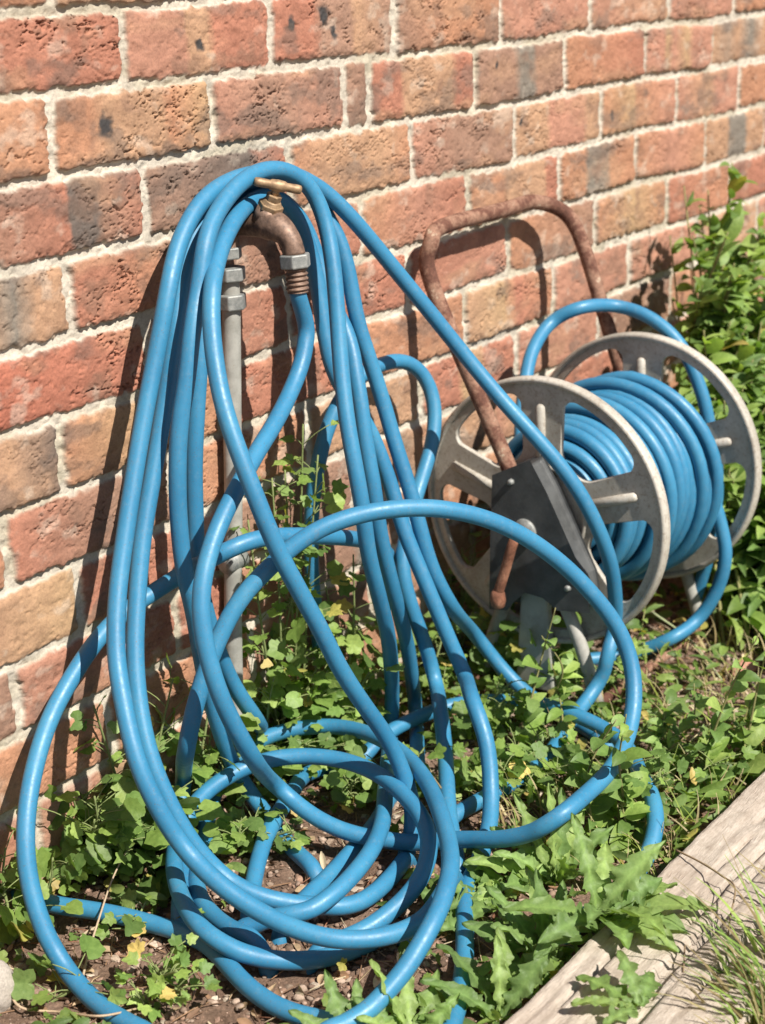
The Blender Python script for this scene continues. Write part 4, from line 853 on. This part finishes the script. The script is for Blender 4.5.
def dandelion(base, leaves, seed, label, name='jagged_weed', group=None):
    """leaves: (heading deg in plan, rise, length, half width, bend)"""
    rng = np.random.default_rng(seed); sm = MB(); lm = MB(); b = np.array([base[0], base[1], float(base[2])])
    for (a, rise, L, Wd, bend) in leaves:
        a += rng.uniform(-10, 10); rise += rng.uniform(-.12, .12)
        a = math.radians(a-53+rng.uniform(-8, 8)); d = np.array([math.cos(a)*math.cos(rise), math.sin(a)*math.cos(rise), math.sin(rise)])
        c = gcol(rng, 1.05, 0)*.6+np.array((.15, .23, .085))*.55
        strip_leaf(lm, b+d*.004, d, [rng.uniform(-.35, .35), -.45+rng.uniform(-.35, .35), 1] if rise < 1.1 else [-.5, -.8, .2], L*rng.uniform(.75, .98), jag(Wd*1.10, int(rng.integers(3, 6)), rng.uniform(.55, .78), rng.random()), c, 44, bend*rng.uniform(.8, 1.5), .20, .0022, .55, rng, midcol=c*1.45)
    return thing_plant(name, b, label, 'weed', group, sm, lm)

# --- weeds between the hanging hose and the wall, and left of it; base pixel -> ground spot
def gp(x, y, z=0.0):
    p = atz(x, y, z); return (float(p[0]), min(float(p[1]), -.014))
def wd(px, py, h, n, seed, label, **k):
    k['ls'] = k.get('ls', .013)*1.55; k['bright'] = k.get('bright', 1.0)*1.22; k['nleaf'] = k.get('nleaf', 9)+2
    return weed(gp(px, py), h, n, seed, label, **k)
wd(285, 742, .35, 3, 21, 'tallest lobed weed, its tip between tap hose and right strands', spread=.014, nleaf=24, ls=.0135, lean=(.0, -.02), tipto=[atd(303, 424, .05), atd(318, 455, .055), atd(285, 470, .045)])
wd(268, 752, .30, 2, 22, 'leafy weed rising beside the grey pipe behind crossed strands', spread=.02, nleaf=20, ls=.0135, lean=(-.01, -.015), tipto=[atd(272, 478, .05), atd(248, 520, .05)])
wd(338, 735, .25, 3, 23, 'lobed weed behind the straight middle bundle of hose', spread=.035, ls=.012)
wd(270, 752, .16, 5, 24, 'bright bushy weed between pipe foot and diagonal strand', spread=.05, ls=.0145, bright=1.12)
wd(322, 752, .12, 5, 25, 'bushy weed above the top of the coiled hose', spread=.055, ls=.0145, bright=1.15)
wd(372, 722, .15, 4, 26, 'shaded weed beneath the middle strands of hose', spread=.045, ls=.012)
wd(300, 772, .07, 5, 27, 'low weed just behind the upper rim of the coil', spread=.05, ls=.012)
wd(458, 652, .15, 4, 28, 'weed with pale pointed leaves left of the rusty crank', spread=.03, ls=.0165, kind=2, bright=1.15, nleaf=11, tipto=[atz(462, 548, .15), atz(485, 575, .12)])
wd(425, 700, .10, 4, 29, 'dark weed in the shade left of the reel', spread=.05, ls=.012)
wd(497, 672, .09, 4, 30, 'weed at the reel foot below the crank knob', spread=.05, ls=.013, bright=1.15)
wd(468, 735, .07, 4, 31, 'low weed between two curved strands below the reel', spread=.045, ls=.012)
wd(528, 684, .10, 5, 49, 'leafy weed in front of the reel stand panel', spread=.03, ls=.014)
wd(585, 690, .07, 3, 50, 'leafy weed in front of the near disc, inside the big loop', spread=.05, ls=.012, kind=2)
wd(690, 775, .05, 4, 52, 'leafy weed at the back edge of the timber on the right', spread=.06, ls=.013, kind=2)
wd(742, 765, .06, 4, 53, 'leafy weed at right edge above the timber', spread=.06, ls=.014, kind=2)
wd(622, 820, .09, 4, 54, 'leafy weed between the rising strand and the timber', spread=.04, ls=.012, kind=2)
wd(205, 742, .22, 3, 55, 'shaded weed left of the grey pipe behind the strands', spread=.03, ls=.014)
wd(535, 775, .045, 4, 32, 'low spreading weed where two strands cross in front of the reel', spread=.05, ls=.012, kind=2)
wd(128, 842, .19, 3, 33, 'dark leafy weed against the wall by the left strands', spread=.05, ls=.0155)
wd(168, 812, .19, 3, 34, 'shaded weed between left strands and the wall', spread=.04, ls=.014)
wd(100, 866, .10, 5, 35, 'broad round-leaved weed right of the big left loop', spread=.055, ls=.0165, kind=1, bright=1.05)
wd(150, 872, .09, 5, 36, 'weed with large lobed leaves left of the coil', spread=.05, ls=.0165)
wd(62, 872, .12, 4, 37, 'pale weed inside the big left loop by the wall', spread=.03, ls=.013, bright=1.15)
wd(14, 930, .10, 4, 38, 'round-leaved weed outside the big left loop at photo edge', spread=.035, ls=.013, kind=1)
wd(200, 800, .10, 4, 39, 'weed behind the left rim of the coil', spread=.04, ls=.013)
wd(150, 1000, .052, 4, 40, 'small isolated weed on bare soil below the coil', spread=.028, ls=.0115, kind=2, nleaf=7, bright=1.15, group='small weeds on the bare soil')
wd(48, 1000, .03, 2, 41, 'single low leaf weed beside the lower left loop', spread=.02, ls=.0145, nleaf=3, group='small weeds on the bare soil')
wd(262, 848, .035, 4, 42, 'small weed growing inside the coil of hose', spread=.028, ls=.0105, nleaf=6, group='small weeds on the bare soil')
wd(228, 850, .05, 3, 43, 'small lobed weed at left inside the coil', spread=.02, ls=.0115, nleaf=6, group='small weeds on the bare soil')
wd(130, 935, .03, 3, 44, 'little weed over the straight strand lying on the soil', spread=.03, ls=.012, nleaf=4, group='small weeds on the bare soil')
wd(350, 800, .05, 4, 45, 'small weed in the heart of the coil', spread=.03, ls=.010, nleaf=6, group='small weeds on the bare soil')
wd(392, 790, .06, 3, 46, 'dark weed under the crossing at top of the coil', spread=.03, ls=.012, group='small weeds on the bare soil')
wd(470, 790, .045, 4, 47, 'low weed right of the coil between two upright strands', spread=.035, ls=.012, bright=1.1)
wd(515, 790, .05, 4, 48, 'low weed at the hidden end of the far strand', spread=.04, ls=.012)

# --- narrow-leaved weeds near the right strands and reel foot
def S(px, py, tip, seed, label, **k):
    k['nl'] = int(k.get('nl', 26)*1.3); k['branches'] = k.get('branches', 0)+4; k['bright'] = k.get('bright', 1.0)*1.15; k['LL'] = k.get('LL', .055)*1.38; k['W'] = k.get('W', .0075)*1.55
    return spire(gp(px, py), tip, seed, label, **k)
S(715, 640, atd(684, 186, .06), 60, 'tallest narrow-leaved plant, its thin tip bare against the bricks', nl=30, LL=.05, branches=1)
S(735, 640, atd(708, 190, .08), 61, 'second tall narrow-leaved plant with bright forked tip', nl=30, LL=.055, branches=2, bright=1.1)
S(760, 640, atd(732, 232, .09), 62, 'tall plant leaning left at the right photo edge', nl=30, LL=.06, branches=2)
S(775, 640, atd(764, 262, .10), 63, 'tall plant half outside the right photo edge', nl=28, LL=.06, branches=2)
S(725, 650, atd(672, 300, .10), 64, 'mid-height plant directly above the far reel disc', nl=26, LL=.055, branches=2, bright=1.1)
S(760, 650, atd(712, 335, .12), 65, 'bushy plant right of the slack hose loop', nl=26, LL=.06, branches=3)
S(790, 665, atd(752, 350, .14), 66, 'bushy plant at right edge beside the far disc', nl=26, LL=.06, branches=3, bright=1.1)
S(780, 690, atd(742, 430, .16), 67, 'lower plant in shade right of the far disc', nl=24, LL=.06, branches=3)
S(757, 610, atd(738, 500, .10), 68, 'short broad-leaved plant below the far disc rim', nl=18, LL=.075, W=.016, branches=1)
S(725, 610, atd(700, 545, .06), 69, 'short shaded plant under the far disc', nl=18, LL=.06, W=.014, branches=2)
S(722, 636, atd(670, 236, .05), 76, 'leftmost plant of the tall clump, beside the far handle leg', nl=30, LL=.045, branches=2, bright=1.05)
S(740, 640, atd(700, 206, .06), 77, 'tall plant between the two highest tips of the clump', nl=32, LL=.045, branches=3, bright=1.1)
S(738, 640, atd(690, 262, .07), 71, 'leafy plant just right of the rusty handle top, below the two tips', nl=26, LL=.05, branches=2)
S(748, 640, atd(722, 272, .09), 72, 'dense leafy plant in the middle of the tall clump', nl=28, LL=.055, branches=3, bright=1.1)
S(752, 660, atd(690, 372, .13), 73, 'bushy plant seen through the upper window of the far disc', nl=24, LL=.05, branches=3)
S(770, 670, atd(728, 400, .15), 74, 'bright bushy plant against the right rim of the far disc', nl=24, LL=.055, branches=3, bright=1.15)
S(800, 690, atd(772, 470, .17), 75, 'low bushy plant at the right edge below the others', nl=22, LL=.06, branches=3)
S(800, 655, atd(790, 300, .14), 70, 'rightmost tall plant, just past the photo edge', nl=26, LL=.06, branches=2)
def sprig(px, py, tx, ty, dz, seed, label, **k):
    b = gp(px, py); t = atz(tx, ty, dz)
    k['LL'] = k.get('LL', .03)*1.35; k['W'] = k.get('W', .005)*1.55; k['nl'] = k.get('nl', 12)+4; k['bright'] = 1.3
    return spire(b, t, seed, label, group='thin sprigs near the right strands', name='thin_sprig', **k)
sprig(600, 690, 648, 588, .10, 80, 'thin sprig climbing in front of the near disc bottom', nl=12, LL=.028, W=.0045)
sprig(560, 760, 552, 664, .09, 81, 'branching sprig where far strand meets ground strand', nl=12, LL=.03, W=.005, branches=1)
sprig(660, 790, 668, 700, .07, 84, 'upright sprig right of the short upright strand', nl=14, LL=.032, W=.006, branches=1)
sprig(705, 800, 712, 722, .07, 85, 'upright sprig over the timber edge', nl=14, LL=.032, W=.006, branches=1)
sprig(585, 850, 575, 770, .09, 86, 'upright sprig beside the rising strand in front', nl=14, LL=.034, W=.006, branches=1)
sprig(635, 850, 618, 778, .08, 87, 'sprig crossing the rising strand low down', nl=14, LL=.034, W=.006, branches=1)
sprig(525, 770, 530, 690, .07, 88, 'sprig left of the far strand near the coil', nl=12, LL=.03, W=.006, branches=1)
sprig(745, 790, 750, 700, .08, 89, 'sprig at the right photo edge above the timber', nl=14, LL=.036, W=.007, branches=1)

# --- jagged weeds in front
b1 = atz(598, 918, .052)
dandelion(b1, [(0, .28, .125, .020, .5), (-22, .30, .105, .019, .7), (25, .35, .10, .018, .6), (-60, .45, .11, .019, .8), (190, .45, .09, .017, .6),
               (230, .40, .10, .018, .9), (70, .75, .09, .016, .6), (15, .95, .10, .015, .7),
               (250, .65, .09, .017, 1.1), (-40, .8, .10, .018, 1.1), (100, 1.25, .10, .013, .4), (290, .5, .09, .018, 1.0), (10, .6, .08, .017, .9), (270, .9, .08, .014, 1.0)], 90,
          'large jagged-leaved weed sprawling over the edge of the timber beam')
b2 = atz(556, 884, .0)
dandelion(b2, [(100, 1.35, .125, .010, .15), (60, 1.2, .10, .011, .3), (20, .8, .095, .014, .6), (150, .7, .10, .015, .7), (185, .5, .11, .016, .6), (-20, .6, .10, .015, .8), (230, .6, .09, .015, .9), (110, .5, .09, .014, .4), (170, 1.2, .11, .011, .3), (210, 1.0, .10, .013, .6), (45, 1.0, .10, .013, .5), (-50, .9, .09, .014, .8)], 91,
          'upright jagged weed behind the large one, beside the rising strand')
b8 = atz(500, 905, .0)
dandelion(b8, [(180, .4, .075, .016, .5), (140, .6, .07, .015, .6), (215, .5, .075, .016, .7), (100, .8, .07, .014, .5), (250, .6, .07, .014, .8), (30, .7, .07, .014, .6)], 97,
          'jagged weed with a broad leaf touching the coil from the right')
b9 = atz(545, 962, .0)
dandelion(b9, [(170, .5, .10, .016, .6), (130, .7, .10, .015, .6), (210, .35, .10, .017, .7), (90, .95, .10, .014, .4), (240, .5, .09, .015, .8), (50, 1.1, .09, .013, .5), (200, 1.0, .09, .013, .8), (110, 1.3, .09, .011, .2), (150, 1.05, .09, .014, .6)], 98,
          'jagged weed left of the largest one, leaning away from the timber')
b3 = atz(412, 1045, .0)
dandelion(b3, [(95, .95, .085, .011, .3), (60, .7, .075, .011, .5), (130, 1.1, .085, .010, .3), (160, .7, .08, .011, .5), (30, .5, .07, .011, .5), (0, .8, .07, .010, .5), (200, .8, .07, .010, .6), (110, .5, .06, .011, .5)], 92,
          'jagged weed in the foreground over the lowest hose strand')
b4 = atz(500, 1020, .0)
dandelion(b4, [(110, .6, .10, .014, .5), (70, .9, .10, .013, .5), (40, .5, .11, .016, .5), (150, .5, .09, .014, .5), (190, .8, .08, .013, .6), (20, .9, .09, .013, .5), (-30, .7, .08, .014, .7), (90, 1.2, .09, .011, .3)], 93,
          'jagged weed at bottom centre against the end of the timber')
b5 = atz(640, 1010, .055)
dandelion(b5, [(140, .25, .075, .014, .5), (60, .3, .06, .012, .6), (180, .4, .06, .012, .5), (100, .7, .06, .011, .6), (220, .3, .05, .011, .5)], 94,
          'small weed rooted in a crack on top of the timber')
b6 = atz(352, 1052, .0)
dandelion(b6, [(120, .8, .075, .011, .3), (80, .9, .07, .010, .4), (160, .6, .07, .011, .5), (40, .7, .06, .010, .5)], 95,
          'jagged foreground weed left of the others at the photo bottom')
b7 = gp(470, 925)
dandelion((b7[0], b7[1], .0), [(150, .5, .07, .014, .5), (190, .4, .075, .015, .6), (100, .7, .07, .013, .5), (60, .5, .07, .014, .5), (230, .5, .06, .013, .6)], 96,
          'jagged pale weed at the right rim of the coil')

# --- broken carpet of small leaves, grass in front of the beam, dry litter
rng = np.random.default_rng(77); mb = MB()
def dens(x, y):
    p = np.array([x, y, 0])-CAM; zc = p @ _f; px = 765/2+FPX*(p @ _r)/zc; py = H/2-FPX*(p @ _u)/zc
    bare = 0
    for (cx, cy, rx, ry) in ((250, 985, 170, 60), (330, 880, 80, 60), (120, 960, 60, 30), (690, 668, 90, 42), (735, 690, 60, 34), (610, 690, 40, 22), (560, 640, 40, 25)):
        if ((px-cx)/rx)**2+((py-cy)/ry)**2 < 1: bare = 1
    return bare, px, py

n = 0
while n < 9500:
    x, y = rng.uniform(.7, 2.9), rng.uniform(-.53, -.012)
    bare, px, py = dens(x, y)
    keep = .85 if not bare else .05
    if px > 600: keep = .62 if not bare else .15
    if fbm(np.array([x*9.0]), np.array([y*9.0]), 301, 2)[0] < .42: keep *= .35
    n += 1
    if rng.random() > keep: continue
    z = float(gh(x, y)); hgt = rng.uniform(.002, .022 if px < 600 else .034)
    p = np.array([x, y, z+hgt]); d = rdir(rng, rng.uniform(-.1, .5))
    if near_hose(p, HR+.013): continue
    if px > 560 or rng.random() < .3:
        strip_leaf(mb, p, d, SUNV*.6+rng.normal(size=3)*.45, rng.uniform(.014, .036), oval(rng.uniform(.003, .0062)), gcol(rng, 1.0, .08), 5, rng.uniform(.2, 1.0), .25)
    else:
        lobed_leaf(mb, p, d, SUNV*.7+rng.normal(size=3)*.4, rng.uniform(.007, .0145), gcol(rng, 1.0, .06), rng)
tag(mb.build('ground_cover', MAT['leaf']), 'low carpet of small green leaves over the soil', 'ground cover', kind='stuff')

mb = MB()
def grass(mb, x, y, z, L, seed_rng, lean=None, w=.0016, col=None, bend=None):
    r = seed_rng; d = rdir(r, r.uniform(.7, 1.45)) if lean is None else lean
    c = gcol(r, 1.3, .0)*np.array([1.15, 1.0, .8]) if col is None else col
    strip_leaf(mb, (x, y, z), d, [r.uniform(-.4, .4), -.6, .6], L, blade(w*r.uniform(.7, 1.4)), c, 8, r.uniform(.2, 1.6) if bend is None else bend, .3)
STRAW = [(.42, .34, .19), (.50, .42, .24), (.33, .25, .13)]
for _ in range(3200):
    x, y = rng.uniform(.7, 3.0), -.71-rng.random()**1.3*.5
    c = np.array(STRAW[rng.integers(3)])*rng.uniform(.7, 1.2) if rng.random() < .55 else None
    grass(mb, x, y, -.004, rng.uniform(.02, .075), rng, col=c)
for _ in range(1500):
    x, y = rng.uniform(1.25, 2.6), rng.uniform(-.532, -.25)
    c = np.array(STRAW[rng.integers(3)])*rng.uniform(.8, 1.2) if rng.random() < .6 else None
    grass(mb, x, y, -.004, rng.uniform(.02, .07), rng, col=c, w=.0013)
tag(mb.build('grass', MAT['leaf']), 'short rough grass mixed with straw in front of the timber beam', 'grass', kind='stuff')
mb = MB()
for _ in range(3200):
    x, y = rng.uniform(.65, 2.8), rng.uniform(-.53, -.012) if rng.random() < .85 else rng.uniform(-1.0, -.715)
    z = float(gh(x, y))+rng.uniform(.001, .005)
    c = np.array([(.34, .20, .12), (.46, .33, .21), (.55, .45, .32), (.28, .13, .08), (.20, .12, .08)][rng.integers(5)])*rng.uniform(.7, 1.15)
    if rng.random() < .45:
        strip_leaf(mb, (x, y, z), rdir(rng, rng.uniform(-.1, .3)), rng.normal(size=3)*.5+[0, 0, 1], rng.uniform(.008, .024), oval(rng.uniform(.002, .0048)), c, 5, rng.uniform(-1.5, 2), .5)
    else:
        d = rdir(rng, rng.uniform(-.05, .15)); L = rng.uniform(.012, .05); p = np.array([x, y, z])
        mb.tube([p, p+d*L*.5+[0, 0, .001], p+d*L+rng.normal(size=3)*.002], .0006, 5, col=c)
tag(mb.build('leaf_litter', MAT['litter']), 'dry brown leaf fragments, straw and twigs lying on the soil', 'leaf litter', kind='stuff')

# --- grass tufts leaning over the beam from its front side
for i, (px, py, hx, label) in enumerate(((735, 1000, .15, 'tall green grass tuft at lower right, blades crossing the timber'), (690, 1010, .10, 'shorter grass tuft at the front edge of the timber'),
                                         (765, 960, .13, 'grass tuft at the right photo edge beside the timber'), (655, 1030, .085, 'leftmost low grass tuft at the photo bottom beside the timber'),
                                         (715, 1030, .11, 'grass tuft at the very bottom, mixed with most straw'), (775, 925, .11, 'highest grass tuft on the right, half outside the photo'),
                                         (750, 1035, .12, 'grass tuft in the bottom right corner'))):
    p = atz(px, py, 0); y0 = min(p[1], -.704); r = np.random.default_rng(400+i); mb = MB()
    for k in range(24 if i else 34):
        a = r.uniform(0, 2*math.pi); L = hx*r.uniform(.5, 1.15)
        d = np.array([math.cos(a)*.35-.1, math.sin(a)*.3+.22, 1.0])
        c = np.array(STRAW[r.integers(3)])*.8 if r.random() < (.55 if i in (3, 4) else .35) else gcol(r, 1.35, 0)
        grass(mb, p[0]+r.uniform(-.02, .02), y0+r.uniform(-.02, .005), -.004, L, r, d/np.linalg.norm(d), .0022, c, r.uniform(.2, 1.3))
    g = empty('grass_tuft', (p[0], y0, 0), label, 'grass tuft', 'grass tufts by the beam')
    mb.build('blades', MAT['leaf'], g)
# dry stems
def stick(name, pts, r0, r1, col, label, cat):
    mb = MB(); P = catmull(pts, 8); mb.tube(P, np.linspace(r0, r1, len(P)), 8, col=col)
    return tag(mb.build(name, MAT['bark']), label, cat)
stick('straw', [atz(676, 850, .056), atz(700, 862, .060), atz(722, 876, .068), atz(735, 888, .074), atz(730, 920, .062), atz(722, 985, .02)], .0010, .0007, (.24, .17, .10), 'thin bent dry stem lying across the timber beam', 'stem')
stick('straw', [atz(685, 945, .058), atz(683, 975, .05), atz(678, 1020, .01)], .0008, .0006, (.20, .14, .09), 'short dry stem standing at the front edge of the timber', 'stem')
stick('dry_twig', [atz(80, 990, .004), atz(88, 955, .010), atz(97, 925, .026), atz(112, 880, .034), atz(128, 848, .040)], .0013, .0008, (.42, .32, .22), 'thin pale twig leaning over the straight ground strand', 'twig')
stick('dry_twig', [atz(8, 990, .01), atz(22, 1008, .006), atz(60, 1012, .005), atz(100, 1016, .028), atz(140, 1008, .006)], .0014, .0009, (.45, .33, .22), 'curved pale twig crossing the hose at the bottom left', 'twig')
stick('dry_twig', [atz(652, 612, .04), atz(690, 640, .02), atz(722, 680, .006)], .0016, .0010, (.36, .40, .22), 'straight greenish twig crossing the tail of the reel hose', 'twig')
stick('dry_twig', [atz(352, 912, .006), atz(370, 900, .008), atz(392, 885, .006)], .0010, .0006, (.45, .36, .24), 'short dry twig between two strands of the coil', 'twig')
stick('dry_twig', [atz(690, 742, .012), atz(712, 722, .018), atz(738, 708, .02)], .0014, .0008, (.45, .38, .22), 'pale twig on the low leaves above the timber', 'twig')
wp = [atd(734, 556, .13), atd(744, 590, .14), atd(754, 618, .17), atd(760, 645, .20)]
stick('woody_stem', wp[::-1]+[wp[0]+(wp[0]-wp[1])*.8], .0075, .0055, (.33, .17, .10), 'thick reddish brown woody stem leaning under the tall plants', 'stem')

def stone(name, c, s, col, label, seed):
    bm = bmesh.new(); bmesh.ops.create_icosphere(bm, subdivisions=4, radius=1)
    V = np.array([v.co[:] for v in bm.verts]); F = [tuple(v.index for v in f.verts) for f in bm.faces]; bm.free()
    k = 1+.22*(fbm(V[:, 0]*1.3+V[:, 2]+seed, V[:, 1]*1.3-V[:, 2]*.7, seed, 3)-.5)*2
    mb = MB(); mb.add(V*k[:, None]*np.array(s)+np.array(c), F, col)
    return tag(mb.build(name, MAT['clod']), label, 'stone')
p = atz(-14, 985, .02); stone('stone', (p[0], p[1], .012), (.028, .022, .032), (.40, .35, .30), 'smooth pale stone cut by the left photo edge on the soil', 3)
p = atz(745, 668, .005); stone('stone', (p[0], p[1], .004), (.030, .014, .009), (.46, .22, .16), 'flat reddish brick chip on the soil at right', 7)
p = atz(283, 660, .0); 
mb = MB(); r = np.random.default_rng(9); q = atd(261, 668, .10)
strip_leaf(mb, q, (.5, -.2, .2), SUNV+[.5, 0, 0], .016, jag(.0065, 3, .4, .3), (.45, .36, .15), 12, .9, .5)
tag(mb.build('yellow_leaf', MAT['litter']), 'single yellow withered leaf caught on the weeds behind the coil', 'leaf')
